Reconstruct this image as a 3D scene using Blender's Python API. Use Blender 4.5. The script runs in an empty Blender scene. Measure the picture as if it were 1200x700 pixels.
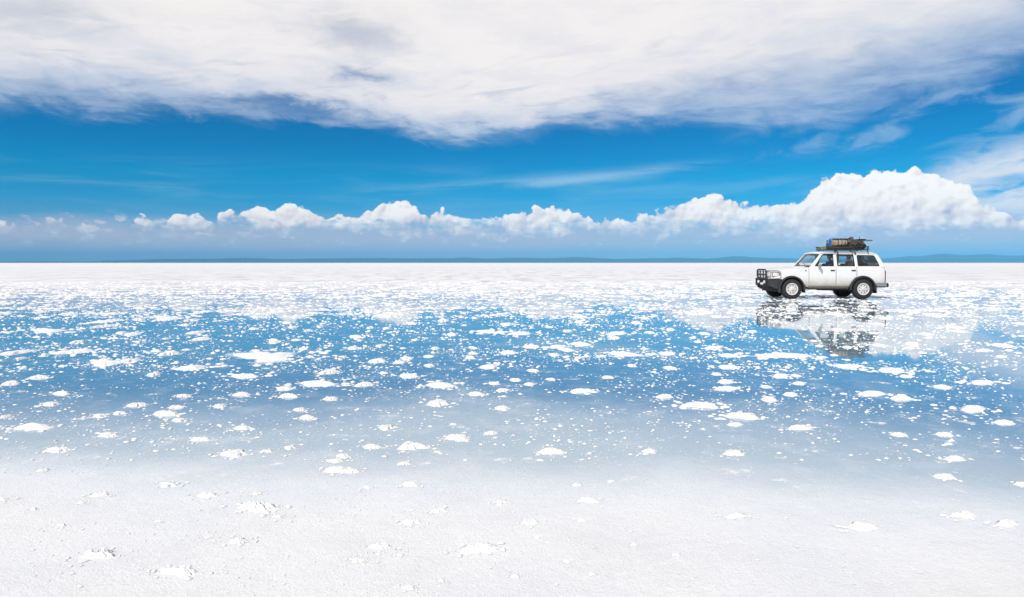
import bpy, bmesh, math, random
import numpy as np
from mathutils import Vector, Matrix, noise as mnoise

random.seed(7); rng = np.random.default_rng(11)
scene = bpy.context.scene
COL = scene.collection
R = math.radians
CAM_H = 1.45; F = 800.0; HOR = 308.0          # focal length and horizon of a 1200 x 700 frame


def lin(r, g, b):
    def f(c):
        c /= 255.0
        return c / 12.92 if c <= 0.04045 else ((c + 0.055) / 1.055) ** 2.4
    return (f(r), f(g), f(b), 1.0)


def ground_at(px, py):
    Y = CAM_H * F / (py - HOR)
    return (px - 600) * Y / F, Y


# ------------------------------------------------------------------ node helper
class NT:
    def __init__(self, tree):
        self.t = tree
    def new(self, kind, **kw):
        n = self.t.nodes.new(kind)
        for k, v in kw.items():
            setattr(n, k, v)
        return n
    def link(self, a, b):
        self.t.links.new(a, b)
    def put(self, sock, v):
        if isinstance(v, E):
            self.t.links.new(v.s, sock)
        elif hasattr(v, 'is_output'):
            self.t.links.new(v, sock)
        else:
            sock.default_value = v
    def m(self, op, *a, clamp=False):
        n = self.new('ShaderNodeMath', operation=op); n.use_clamp = clamp
        for i, v in enumerate(a):
            self.put(n.inputs[i], v)
        return E(self, n.outputs[0])
    def vec(self, x, y, z):
        n = self.new('ShaderNodeCombineXYZ')
        for i, v in enumerate((x, y, z)):
            self.put(n.inputs[i], v)
        return n.outputs[0]
    def noise(self, vec, scale, detail=4, rough=0.5, dist=0.0, lac=2.0):
        n = self.new('ShaderNodeTexNoise')
        self.link(vec, n.inputs['Vector'])
        n.inputs['Scale'].default_value = scale; n.inputs['Detail'].default_value = detail
        n.inputs['Roughness'].default_value = rough; n.inputs['Distortion'].default_value = dist
        n.inputs['Lacunarity'].default_value = lac
        return E(self, n.outputs[0])
    def voro(self, vec, scale, smooth=0.4):
        n = self.new('ShaderNodeTexVoronoi', feature='SMOOTH_F1')
        self.link(vec, n.inputs['Vector']); n.inputs['Scale'].default_value = scale
        n.inputs['Smoothness'].default_value = smooth
        return E(self, n.outputs['Distance'])
    def ss(self, lo, hi, v):
        n = self.new('ShaderNodeMapRange', interpolation_type='SMOOTHSTEP')
        self.put(n.inputs[0], v); self.put(n.inputs[1], lo); self.put(n.inputs[2], hi)
        return E(self, n.outputs[0])
    def mix(self, fac, a, b, mode='MIX'):
        n = self.new('ShaderNodeMix', data_type='RGBA', blend_type=mode)
        self.put(n.inputs[0], fac); self.put(n.inputs[6], a); self.put(n.inputs[7], b)
        return n.outputs[2]
    def curve(self, v, pts):
        n = self.new('ShaderNodeFloatCurve'); c = n.mapping.curves[0]
        pts = sorted(pts)
        while len(c.points) < len(pts):
            c.points.new(0.5, 0.5)
        for p, (x, y) in zip(c.points, pts):
            p.location = (x, y); p.handle_type = 'VECTOR'
        n.mapping.use_clip = False
        n.mapping.update()
        self.put(n.inputs[1], v)
        return E(self, n.outputs[0])
    def ramp(self, v, pts):
        n = self.new('ShaderNodeValToRGB'); e = n.color_ramp.elements
        while len(e) < len(pts):
            e.new(0.5)
        for el, (p, c) in zip(e, pts):
            el.position = p; el.color = c
        self.put(n.inputs[0], v)
        return n.outputs[0]


class E:
    def __init__(self, nt, s):
        self.nt = nt; self.s = s
    def __add__(self, o): return self.nt.m('ADD', self, o)
    __radd__ = __add__
    def __mul__(self, o): return self.nt.m('MULTIPLY', self, o)
    __rmul__ = __mul__
    def __sub__(self, o): return self.nt.m('SUBTRACT', self, o)
    def __rsub__(self, o): return self.nt.m('SUBTRACT', o, self)
    def __truediv__(self, o): return self.nt.m('DIVIDE', self, o)
    def clip(self): return self.nt.m('MULTIPLY', self, 1.0, clamp=True)


# ------------------------------------------------------------------ camera
cam_d = bpy.data.cameras.new('camera'); cam = bpy.data.objects.new('camera', cam_d); COL.objects.link(cam)
cam.location = (0, 0, CAM_H); cam.rotation_euler = (R(90), 0, 0)
cam_d.sensor_width = 36; cam_d.lens = 24; cam_d.shift_y = -42 / 1200
cam_d.clip_start = 0.1; cam_d.clip_end = 200000
scene.camera = cam

# ------------------------------------------------------------------ sun and sky
SUN_EL = 45.0
sun_from = Vector((-0.62, -0.78, 0)).normalized()
sun_dir = Vector((sun_from.x * math.cos(R(SUN_EL)), sun_from.y * math.cos(R(SUN_EL)), math.sin(R(SUN_EL))))
sd = bpy.data.lights.new('sun', 'SUN'); sun = bpy.data.objects.new('sun', sd); COL.objects.link(sun)
sd.energy = 3.8; sd.angle = R(0.53); sd.color = (1.0, 0.965, 0.915)
sun.rotation_euler = sun_dir.to_track_quat('Z', 'Y').to_euler()
sun.location = sun_dir * 60

world = bpy.data.worlds.new('World'); scene.world = world; world.use_nodes = True
wt = world.node_tree
for n in list(wt.nodes):
    wt.nodes.remove(n)
W = NT(wt)
out = W.new('ShaderNodeOutputWorld'); bg = W.new('ShaderNodeBackground')
bg.inputs['Strength'].default_value = 0.1
W.link(bg.outputs[0], out.inputs[0])
sky = W.new('ShaderNodeTexSky'); sky.sky_type = 'NISHITA'; sky.sun_disc = False
sky.sun_elevation = R(SUN_EL); sky.sun_rotation = math.atan2(sun_dir.x, sun_dir.y)
sky.altitude = 3650; sky.air_density = 1.0; sky.dust_density = 0.3; sky.ozone_density = 3.0
tc = W.new('ShaderNodeTexCoord'); sep = W.new('ShaderNodeSeparateXYZ')
W.link(tc.outputs['Generated'], sep.inputs[0])
dx, dy, dz = (E(W, sep.outputs[i]) for i in range(3))
az = W.m('ARCTAN2', dx, dy)
hyp = W.m('MAXIMUM', W.m('SQRT', dx * dx + dy * dy), 0.05)
v = W.m('MAXIMUM', dz, 0.0) / hyp                     # tangent of the elevation
t = (az + 1.0) * 0.5


def A(px): return math.atan((px - 600) / F)
def V(px, py): return (HOR - py) / F * math.cos(A(px))
def prof(pts, k=2.0): return [((A(x) + 1) / 2, V(x, y) * k) for x, y in pts]


def sc(c, k=10.0): return (c[0] * k, c[1] * k, c[2] * k, 1)


# clear sky: Nishita, graded by elevation to the deep polarised blue of the high plateau
grade = W.ramp(W.m('MULTIPLY', v, 2.0, clamp=True),
               [(0.0, (0.42, 0.60, 0.74, 1)), (0.08, (0.38, 0.60, 0.76, 1)), (0.17, (0.06, 0.63, 0.84, 1)),
                (0.24, (0.0, 0.68, 0.86, 1)), (0.30, (0.0, 0.62, 0.86, 1)), (0.42, (0.0, 0.53, 0.82, 1)), (0.8, (0.15, 0.5, 0.85, 1)), (1.0, (0.5, 0.6, 0.8, 1))])
skycol = W.mix(1.0, sky.outputs[0], grade, 'MULTIPLY')

P = W.vec(az, v, 0.0)
P2 = W.vec(az * 0.35, v, 3.0)
P3 = W.vec(az * 0.12 + v * -0.25, v, 7.0)

# low pale bank of distant haze cloud under the cumulus
lown = W.noise(W.vec(az * 0.3, v, 11.0), 22, 5, 0.55)
low = W.ss(0.070, 0.03, v + (lown - 0.5) * 0.05) * (0.45 + W.ss(0.25, 0.60, lown + v * 1.2) * 0.55)
skycol = W.mix(low * 0.9, skycol, (6.1, 5.5, 6.4, 1))

# faint scattered small cumulus under the main row
sm = W.noise(W.vec(az * 0.8, v * 1.5, 5.0), 44, 7, 0.6, 0.2)
smm = W.ss(0.53, 0.66, sm) * W.ss(0.016, 0.030, v) * W.ss(0.07, 0.05, v)
skycol = W.mix(smm * 0.8, skycol, sc(lin(222, 222, 232)))

# cirrus streaks
cn = W.noise(P3, 34, 6, 0.6, 0.4)
l1 = (az * 0.077 + 0.1155)
st1 = W.m('EXPONENT', W.m('MULTIPLY', W.m('POWER', W.m('ABSOLUTE', (v - l1 + (cn - 0.5) * 0.02) / 0.008), 2.0), -1.0)) * W.ss(-0.33, -0.1, az) * W.ss(0.34, 0.22, az)
skycol = W.mix((st1 * W.ss(0.3, 0.6, cn) * 0.42).clip(), skycol, sc(lin(200, 222, 238)))
veil = W.ss(0.45, 0.75, cn) * W.ss(0.05, 0.09, v) * W.ss(0.16, 0.10, v)
skycol = W.mix(veil * 0.25, skycol, sc(lin(170, 205, 230)))

# main cumulus row
TOP = [(-400, 262), (-150, 258), (0, 259), (30, 258), (50, 253), (66, 250), (100, 255), (125, 259), (140, 264), (152, 256), (170, 250), (180, 254), (188, 264),
       (198, 249), (225, 246), (250, 253), (262, 246), (275, 239), (300, 234), (325, 240), (345, 231), (360, 239),
       (385, 246), (420, 243), (445, 240), (455, 232), (485, 229), (492, 240), (520, 244), (545, 251), (570, 247),
       (600, 245), (618, 245), (630, 238), (660, 240), (690, 247), (702, 262), (712, 251), (735, 249), (780, 244),
       (800, 232), (820, 222), (845, 226), (860, 233), (900, 231), (940, 229), (950, 215), (962, 199), (985, 196),
       (1010, 199), (1030, 193), (1050, 188), (1062, 191), (1080, 197), (1100, 199), (1112, 198), (1122, 206), (1132, 205), (1142, 216), (1150, 229), (1158, 227), (1168, 240), (1184, 247), (1215, 254),
       (1260, 259), (1330, 240), (1450, 236), (1700, 250)]
top = W.curve(t, prof(TOP)) * 0.5
big = W.ss(A(900), A(960), az)                       # the tall bank on the right


def billow(ox, oy):
    q = W.vec(az + ox, v + oy, 0.0)
    warp = W.noise(q, 26, 3, 0.5)
    q2 = W.vec(az + ox + (warp - 0.5) * 0.022, v + oy + (warp - 0.5) * 0.014, 2.0)
    p1 = W.voro(q2, 40, 0.5); p2 = W.voro(q2, 105, 0.5); p3 = W.noise(q2, 150, 8, 0.62)
    return (1.0 - p1) * 0.55 + (1.0 - p2) * 0.27 + p3 * 0.36


b0 = billow(0.0, 0.0); b1 = billow(-0.0035, 0.0045)
g0 = W.noise(W.vec(az, v, 0.0), 20, 4, 0.55, 0.3); g1 = W.noise(W.vec(az - 0.010, v + 0.012, 0.0), 20, 4, 0.55, 0.3)
edge = top - v + (b0 - 0.79) * 0.036
m_top = W.ss(0.0, 0.0034, edge)
bn = W.noise(P2, 40, 6, 0.6)
base = W.ss(0.034, 0.064 - big * 0.006, v + (bn - 0.5) * 0.06 + (b0 - 0.66) * 0.03 + big * 0.008)
gap = W.ss(0.34, 0.50, W.noise(W.vec(az * 0.9, v * 1.6, 31.0), 36, 6, 0.6) + big * 0.3 + W.ss(0.058, 0.075, v) * 0.2 + W.ss(A(640), A(760), az) * 0.06 + W.ss(A(220), A(120), az) * 0.10 + 0.025)
cmask = m_top * base * (0.2 + gap * 0.8)
depth_in = W.ss(0.0, 0.05, edge)
lit = (0.72 + (b0 - b1) * 1.5 + (g0 - g1) * 1.7 - depth_in * 0.06 + W.ss(0.05, 0.10, v) * 0.22 + (W.noise(P, 30, 4) - 0.5) * 0.5).clip()
ccol = W.ramp(lit, [(0.0, sc(lin(184, 188, 210), 9.6)), (0.35, sc(lin(222, 215, 221), 10)), (0.7, sc(lin(250, 240, 236), 10)), (1.0, sc(lin(255, 250, 244), 10.6))])
# a thin anvil veil drifting off the right end
wv = W.noise(W.vec(az * 0.5 + v * 0.6, v * 1.4 - az * 0.35, 4.0), 30, 6, 0.6, 0.5)
wm = W.ss(A(1050), A(1130), az) * W.ss(0.045, 0.07, v) * W.ss(0.030, -0.012, v - 0.112 - (az - A(1100)) * 0.28 + (wv - 0.5) * 0.06) * W.ss(0.26, 0.60, wv)
skycol = W.mix(wm * 0.85, skycol, sc(lin(236, 234, 238)))
skycol = W.mix((cmask * 0.97).clip(), skycol, ccol)

# high deck: noise on a flat layer overhead, so it foreshortens towards the horizon
zz = W.m('MAXIMUM', dz, 0.04)
Q = W.vec(dx / zz, dy / zz, 0.0)
Qs = W.vec(dx / zz * 0.55 + dy / zz * 0.15, dy / zz, 3.0)
n1 = W.noise(Qs, 0.9, 7, 0.58, 0.3); n2 = W.noise(Q, 2.6, 6, 0.62, 0.3); n3 = W.noise(Qs, 0.42, 3, 0.5)
EDGE = [(-500, 120), (0, 128), (100, 133), (250, 136), (400, 142), (480, 158), (540, 166), (600, 160), (700, 150), (800, 146),
        (900, 154), (980, 144), (1050, 124), (1120, 104), (1200, 74), (1400, 20), (1700, -60)]
de = W.curve(t, prof(EDGE, 1.4)) * (1 / 1.4)
n4 = W.noise(W.vec(az * 0.45 + v * 0.3, v, 21.0), 26, 7, 0.62, 0.5)
over = v - de + (n1 - 0.5) * 0.06 + (n2 - 0.5) * 0.05 + (n4 - 0.5) * 0.075
softw = 0.042 + W.ss(A(620), A(950), az) * 0.075
dm = W.ss(0.0, 1.0, over / softw)
# holes and thin blue-grey stretches
hole = W.ss(0.60, 0.74, n1 + (n2 - 0.5) * 0.35) * W.ss(0.0, 0.02, over) * W.ss(0.11, 0.05, over)
hn = W.noise(W.vec(az * 0.6, v, 51.0), 30, 6, 0.62, 0.4)
haz = az + (hn - 0.5) * 0.16; hv = v + (n4 - 0.5) * 0.055
hole2 = W.m('EXPONENT', -1.0 * (W.m('POWER', (haz - A(345)) / 0.075, 2.0) + W.m('POWER', (hv - V(345, 125)) / 0.011, 2.0)))
hole3 = W.m('EXPONENT', -1.0 * (W.m('POWER', (haz - A(430)) / 0.05, 2.0) + W.m('POWER', (hv - V(430, 91)) / 0.012, 2.0)))
hole4 = W.m('EXPONENT', -1.0 * (W.m('POWER', (haz - A(415)) / 0.07, 2.0) + W.m('POWER', (hv - V(415, 42)) / 0.03, 2.0)))
hole5 = W.m('EXPONENT', -1.0 * (W.m('POWER', (haz - A(120)) / 0.16, 2.0) + W.m('POWER', (hv - V(120, 112)) / 0.018, 2.0)))
hole6 = W.m('EXPONENT', -1.0 * (W.m('POWER', (haz - A(30)) / 0.10, 2.0) + W.m('POWER', (hv - V(30, 15)) / 0.03, 2.0)))
holes = (hole * 0.5 + (hole2 * 1.0 + hole3 * 0.85 + hole4 * 0.5 + hole5 * 0.75 + hole6 * 0.5) * W.ss(0.22, 0.54, n2)).clip()
thin = W.ss(0.9, 0.45, v)
n5 = W.noise(W.vec(az * 0.30 - v * 0.35, v * 1.0 - az * 0.09, 41.0), 42, 8, 0.64, 0.8)
torn = W.ss(0.50, 0.70, n5) * W.ss(0.16, 0.0, over) * 0.55 + W.ss(0.55, 0.75, n5) * W.ss(A(100), A(-60), az) * 0.25
dens = dm * (1.0 - (holes + torn).clip() * 0.88) * (0.25 + thin * 0.75)
grey = (W.ss(0.50, 0.75, n3 * 0.7 + n2 * 0.4) * 0.35
        + W.ss(0.10, 0.0, over) * 0.60 * W.ss(0.35, 0.6, n1 + W.ss(A(500), A(800), az) * 0.12)
        + W.ss(A(700), A(1000), az) * W.ss(0.17, 0.05, over) * 0.35 + W.ss(0.42, 0.65, n2) * 0.12).clip()
dcol = W.ramp(grey, [(0.0, sc(lin(241, 236, 234))), (0.3, sc(lin(230, 227, 230))), (0.65, sc(lin(205, 211, 224))), (1.0, sc(lin(178, 194, 217)))])
gauze = W.ss(-0.012, 0.030, v - de + (n4 - 0.5) * 0.06) * (0.35 + 0.35 * W.ss(0.35, 0.65, n2)) * W.ss(0.40, 0.27, v) * (1.0 - (hole2 * 0.8 + hole3 * 0.45 + hole4 * 0.3).clip() * 0.85)
skycol = W.mix(gauze, skycol, sc(lin(186, 203, 226)))
skycol = W.mix(dens, skycol, dcol)
# loose wisps below the deck on the right
wn = W.noise(W.vec(az * 0.4 - v * 0.2, v - az * 0.10, 9.0), 30, 7, 0.6, 0.6)
ww = W.ss(A(820), A(980), az) * W.ss(0.12, 0.145, v + az * -0.03) * W.ss(0.02, -0.02, over) * W.ss(0.46, 0.72, wn)
skycol = W.mix(ww * 0.42, skycol, sc(lin(190, 210, 230)))
W.link(skycol, bg.inputs['Color'])
try:
    world.cycles.sampling_method = 'MANUAL'; world.cycles.sample_map_resolution = 1024
except Exception:
    pass

scene.view_settings.view_transform = 'Standard'; scene.view_settings.look = 'None'
scene.view_settings.exposure = 0.13; scene.view_settings.gamma = 1.0
scene.view_settings.use_curve_mapping = False


# ------------------------------------------------------------------ materials
def principled(name, col, rough=0.5, metal=0.0, coat=0.0, spec=0.5, vary=0.0, vscale=8.0, bump=0.0, bscale=60.0):
    m = bpy.data.materials.new(name); m.use_nodes = True
    N = NT(m.node_tree); p = m.node_tree.nodes['Principled BSDF']
    c = (*col[:3], 1)
    p.inputs['Base Color'].default_value = c
    p.inputs['Roughness'].default_value = rough; p.inputs['Metallic'].default_value = metal
    p.inputs['Coat Weight'].default_value = coat; p.inputs['Coat Roughness'].default_value = 0.05
    p.inputs['Specular IOR Level'].default_value = spec
    co = N.new('ShaderNodeTexCoord').outputs['Object']
    if vary:
        n = N.noise(co, vscale, 5, 0.6)
        f = N.ss(0.3, 0.75, n)
        N.put(p.inputs['Base Color'], N.mix(f * vary, c, (c[0] * 0.45, c[1] * 0.42, c[2] * 0.38, 1)))
    if bump:
        b = N.new('ShaderNodeBump'); b.inputs['Strength'].default_value = bump; b.inputs['Distance'].default_value = 0.01
        N.put(b.inputs['Height'], N.noise(co, bscale, 4, 0.6)); N.link(b.outputs[0], p.inputs['Normal'])
    return m


def glass(name, tint, refl=0.9):
    m = bpy.data.materials.new(name); m.use_nodes = True
    nt = m.node_tree; nt.nodes.remove(nt.nodes['Principled BSDF']); N = NT(nt)
    o = nt.nodes['Material Output']
    tr = N.new('ShaderNodeBsdfTransparent'); tr.inputs[0].default_value = (*tint, 1)
    gl = N.new('ShaderNodeBsdfGlossy'); gl.inputs['Roughness'].default_value = 0.01
    fr = N.new('ShaderNodeFresnel'); fr.inputs[0].default_value = 1.5
    mx = N.new('ShaderNodeMixShader')
    N.put(mx.inputs[0], E(N, fr.outputs[0]) * refl)
    N.link(tr.outputs[0], mx.inputs[1]); N.link(gl.outputs[0], mx.inputs[2]); N.link(mx.outputs[0], o.inputs[0])
    return m


M = {}
def paint():
    m = principled('white_paint', (0.72, 0.71, 0.69), 0.35, coat=0.25)
    N = NT(m.node_tree); p = m.node_tree.nodes['Principled BSDF']
    co = N.new('ShaderNodeTexCoord').outputs['Object']; s = N.new('ShaderNodeSeparateXYZ'); N.link(co, s.inputs[0])
    z = E(N, s.outputs[2])
    n = N.noise(co, 5, 6, 0.65)
    f = (N.ss(0.95, 0.42, z + (n - 0.5) * 0.6) * 0.8 + N.ss(0.5, 0.8, n) * 0.12).clip()
    N.put(p.inputs['Base Color'], N.mix(f, (0.72, 0.71, 0.69, 1), (0.40, 0.34, 0.27, 1)))
    N.put(p.inputs['Roughness'], 0.3 + f * 0.4)
    return m
M['paint'] = paint()
M['black'] = principled('black_trim', (0.022, 0.022, 0.023), 0.55, vary=0.0, bump=0.1)
M['steel_black'] = principled('black_steel', (0.022, 0.022, 0.024), 0.62, spec=0.5, vary=0.3)
M['rubber'] = principled('rubber', (0.017, 0.016, 0.016), 0.8, bump=0.3, bscale=90)
M['rim'] = principled('rim_metal', (0.68, 0.67, 0.64), 0.42, metal=0.0, vary=0.25, vscale=14)
M['chrome'] = principled('dull_chrome', (0.5, 0.5, 0.5), 0.28, metal=0.9, vary=0.3)
M['under'] = principled('underbody', (0.02, 0.019, 0.018), 0.9, vary=0.3)
M['interior'] = principled('seat_fabric', (0.045, 0.045, 0.048), 0.9, vary=0.3)
M['lens'] = principled('clear_lens', (0.62, 0.60, 0.58), 0.12, spec=0.7, coat=0.6, vary=0.25, vscale=30)
M['amber'] = principled('amber_lens', (0.65, 0.12, 0.02), 0.2, coat=0.5)
M['red'] = principled('red_lens', (0.20, 0.012, 0.012), 0.2, coat=0.5)
M['white_plastic'] = principled('white_plastic', (0.75, 0.75, 0.73), 0.4)
M['glass'] = glass('window_glass', (0.965, 0.985, 0.98))
M['glass_dark'] = glass('tinted_glass', (0.83, 0.87, 0.86))
M['glass_front'] = glass('windscreen_glass', (0.84, 0.88, 0.87))
M['skin'] = principled('skin', (0.30, 0.16, 0.10), 0.55, vary=0.15)
M['hair'] = principled('hair', (0.012, 0.010, 0.009), 0.6)
M['blue_jacket'] = principled('blue_cloth', (0.03, 0.10, 0.33), 0.85, vary=0.3, bump=0.4, bscale=30)
M['grey_jumper'] = principled('grey_cloth', (0.20, 0.20, 0.21), 0.9, vary=0.3, bump=0.4, bscale=30)
M['dark_trousers'] = principled('dark_cloth', (0.03, 0.03, 0.04), 0.9)
M['pale_scarf'] = principled('pale_cloth', (0.62, 0.60, 0.57), 0.9, vary=0.3, bump=0.3)
M['blue_plastic'] = principled('blue_plastic', (0.012, 0.09, 0.33), 0.4, vary=0.25)
M['tan'] = principled('tan_canvas', (0.36, 0.285, 0.20), 0.9, vary=0.6, vscale=7, bump=0.6, bscale=40)
M['brown'] = principled('brown_canvas', (0.075, 0.055, 0.045), 0.9, vary=0.6, vscale=7, bump=0.6, bscale=30)
M['dark_bag'] = principled('dark_bag', (0.045, 0.036, 0.035), 0.85, vary=0.5, bump=0.6, bscale=30)
M['navy'] = principled('navy_canvas', (0.012, 0.025, 0.07), 0.85, vary=0.3, bump=0.4, bscale=30)
M['wood'] = principled('weathered_wood', (0.17, 0.135, 0.115), 0.8, vary=0.5, vscale=10, bump=0.3)
M['olive'] = principled('olive_plastic', (0.03, 0.05, 0.05), 0.5)
M['pale_green'] = principled('pale_green_plastic', (0.42, 0.50, 0.44), 0.5, vary=0.3)


# ------------------------------------------------------------------ mesh builder
class MB:
    def __init__(self):
        self.v = []; self.f = []
    def add(self, vs, fs):
        o = len(self.v); self.v += [tuple(p) for p in vs]; self.f += [tuple(i + o for i in q) for q in fs]
        return self
    def grid(self, fn, nu, nv, flip=False):
        vs = [fn(i / (nu - 1), j / (nv - 1)) for i in range(nu) for j in range(nv)]
        fs = []
        for i in range(nu - 1):
            for j in range(nv - 1):
                q = (i * nv + j, (i + 1) * nv + j, (i + 1) * nv + j + 1, i * nv + j + 1)
                fs.append(q[::-1] if flip else q)
        return self.add(vs, fs)
    def box(self, lo, hi, b=0.0):
        bm = bmesh.new(); bmesh.ops.create_cube(bm, size=1)
        c = [(lo[k] + hi[k]) / 2 for k in range(3)]; s = [hi[k] - lo[k] for k in range(3)]
        for q in bm.verts:
            q.co = Vector([q.co[k] * s[k] + c[k] for k in range(3)])
        if b:
            bmesh.ops.bevel(bm, geom=list(bm.edges), offset=b, segments=2, affect='EDGES', profile=0.5)
        bm.verts.index_update()
        self.add([q.co[:] for q in bm.verts], [[q.index for q in f.verts] for f in bm.faces]); bm.free()
        return self
    def tube(self, pts, r, seg=8, closed=False):
        P_ = [Vector(p) for p in pts]; n = len(P_); rings = []
        up = Vector((0.13, 0.31, 0.94))
        for i, p in enumerate(P_):
            a = P_[(i - 1) % n] if (closed or i > 0) else p
            c = P_[(i + 1) % n] if (closed or i < n - 1) else p
            d = (c - a).normalized(); x = d.cross(up)
            if x.length < 1e-3: x = d.cross(Vector((1, 0, 0)))
            x.normalize(); y = d.cross(x)
            rr = r[i] if isinstance(r, (list, tuple)) else r
            rings += [p + (x * math.cos(2 * math.pi * k / seg) + y * math.sin(2 * math.pi * k / seg)) * rr for k in range(seg)]
        fs = []
        for i in range(n if closed else n - 1):
            j = (i + 1) % n
            for k in range(seg):
                l = (k + 1) % seg
                fs.append((i * seg + k, j * seg + k, j * seg + l, i * seg + l))
        if not closed:
            fs.append(tuple(range(seg))[::-1]); fs.append(tuple((n - 1) * seg + k for k in range(seg)))
        return self.add(rings, fs)
    def lathe(self, profile, c=(0, 0, 0), axis='y', seg=32, a0=0.0, a1=2 * math.pi):
        full = abs(a1 - a0 - 2 * math.pi) < 1e-6; n = len(profile); vs = []; ns = seg if full else seg + 1
        for k in range(ns):
            a = a0 + (a1 - a0) * k / seg; ca, sa = math.cos(a), math.sin(a)
            for r, h in profile:
                p = {'y': (r * ca, h, r * sa), 'z': (r * ca, r * sa, h), 'x': (h, r * ca, r * sa)}[axis]
                vs.append((p[0] + c[0], p[1] + c[1], p[2] + c[2]))
        fs = []
        for k in range(seg):
            l = (k + 1) % ns
            for i in range(n - 1):
                fs.append((k * n + i, k * n + i + 1, l * n + i + 1, l * n + i))
        return self.add(vs, fs)
    def xf(self, mat):
        self.v = [tuple(mat @ Vector(p)) for p in self.v]; return self
    def fn(self, f):
        self.v = [tuple(f(*p)) for p in self.v]; return self
    def build(self, name, mat, parent=None, smooth=True, angle=35, weld=True):
        me = bpy.data.meshes.new(name); me.from_pydata(self.v, [], self.f); me.update()
        bm = bmesh.new(); bm.from_mesh(me)
        if weld: bmesh.ops.remove_doubles(bm, verts=bm.verts, dist=0.0004)
        bmesh.ops.recalc_face_normals(bm, faces=bm.faces)
        bm.to_mesh(me); bm.free()
        if smooth:
            me.shade_smooth()
            me.set_sharp_from_angle(angle=R(angle))
        me.materials.append(mat)
        o = bpy.data.objects.new(name, me); COL.objects.link(o)
        if parent: o.parent = parent
        return o


def fill(loops, depth, bevel=0.0, res=2):
    """flat outline with holes -> (verts, faces) in (u, w, +-depth/2)"""
    cu = bpy.data.curves.new('outline', 'CURVE'); cu.dimensions = '2D'; cu.fill_mode = 'BOTH'
    cu.extrude = max(depth / 2 - bevel, 0.0); cu.bevel_depth = bevel; cu.bevel_resolution = res
    cu.offset = -bevel
    for lp in loops:
        s = cu.splines.new('POLY'); s.points.add(len(lp) - 1)
        for q, (x, y) in zip(s.points, lp):
            q.co = (x, y, 0, 1)
        s.use_cyclic_u = True
    o = bpy.data.objects.new('outline', cu); COL.objects.link(o)
    dg = bpy.context.evaluated_depsgraph_get(); dg.update()
    me = bpy.data.meshes.new_from_object(o.evaluated_get(dg))
    vs = [q.co[:] for q in me.vertices]; fs = [list(p.vertices) for p in me.polygons]
    bpy.data.objects.remove(o); bpy.data.curves.remove(cu); bpy.data.meshes.remove(me)
    return vs, fs


def rounded(pts, r, n=4):
    """round the corners of a polygon"""
    outp = []; L = len(pts)
    for i in range(L):
        p = Vector(pts[i]); a = Vector(pts[i - 1]); b = Vector(pts[(i + 1) % L])
        rr = r[i] if isinstance(r, (list, tuple)) else r
        rr = min(rr, (a - p).length * 0.45, (b - p).length * 0.45)
        p0 = p + (a - p).normalized() * rr; p1 = p + (b - p).normalized() * rr
        for k in range(n + 1):
            u = k / n
            outp.append(tuple(p0 * (1 - u) ** 2 + p * 2 * u * (1 - u) + p1 * u * u))
    return outp


def offset_poly(pts, d):
    """shrink a (roughly convex) outline by d towards the inside"""
    n = len(pts); area = sum(pts[i - 1][0] * pts[i][1] - pts[i][0] * pts[i - 1][1] for i in range(n))
    sgn = 1 if area > 0 else -1; res = []
    for i in range(n):
        a = Vector(pts[i - 1]); b = Vector(pts[(i + 1) % n]); t_ = b - a
        nn = Vector((-t_.y, t_.x)) * sgn
        if nn.length > 1e-9: nn.normalize()
        res.append((pts[i][0] + nn.x * d, pts[i][1] + nn.y * d))
    return res


def tag(o, label=None, cat=None, group=None, kind=None):
    if label: o['label'] = label
    if cat: o['category'] = cat
    if group: o['group'] = group
    if kind: o['kind'] = kind
    return o


def empty(name, loc=(0, 0, 0)):
    o = bpy.data.objects.new(name, None); COL.objects.link(o); o.location = loc
    o.empty_display_size = 0.3
    return o


# ------------------------------------------------------------------ salt flat and water
def wet_field(N):
    """0 = dry salt, 1 = under water; from the world position only"""
    g = N.new('ShaderNodeNewGeometry'); s = N.new('ShaderNodeSeparateXYZ'); N.link(g.outputs['Position'], s.inputs[0])
    x, y = E(N, s.outputs[0]), E(N, s.outputs[1]); pos = g.outputs['Position']
    nA = N.noise(pos, 0.30, 5, 0.6); nB = N.noise(pos, 1.6, 7, 0.68); nC = N.noise(pos, 0.05, 4, 0.5)
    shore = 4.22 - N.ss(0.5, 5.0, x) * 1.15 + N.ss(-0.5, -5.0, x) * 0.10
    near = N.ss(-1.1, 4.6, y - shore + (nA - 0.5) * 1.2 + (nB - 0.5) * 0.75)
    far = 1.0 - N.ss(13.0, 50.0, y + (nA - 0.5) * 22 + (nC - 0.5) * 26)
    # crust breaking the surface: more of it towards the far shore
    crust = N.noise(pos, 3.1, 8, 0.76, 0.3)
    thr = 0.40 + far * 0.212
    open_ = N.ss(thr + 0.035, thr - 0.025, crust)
    return x, y, pos, nA, nB, nC, near, far, open_


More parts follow.
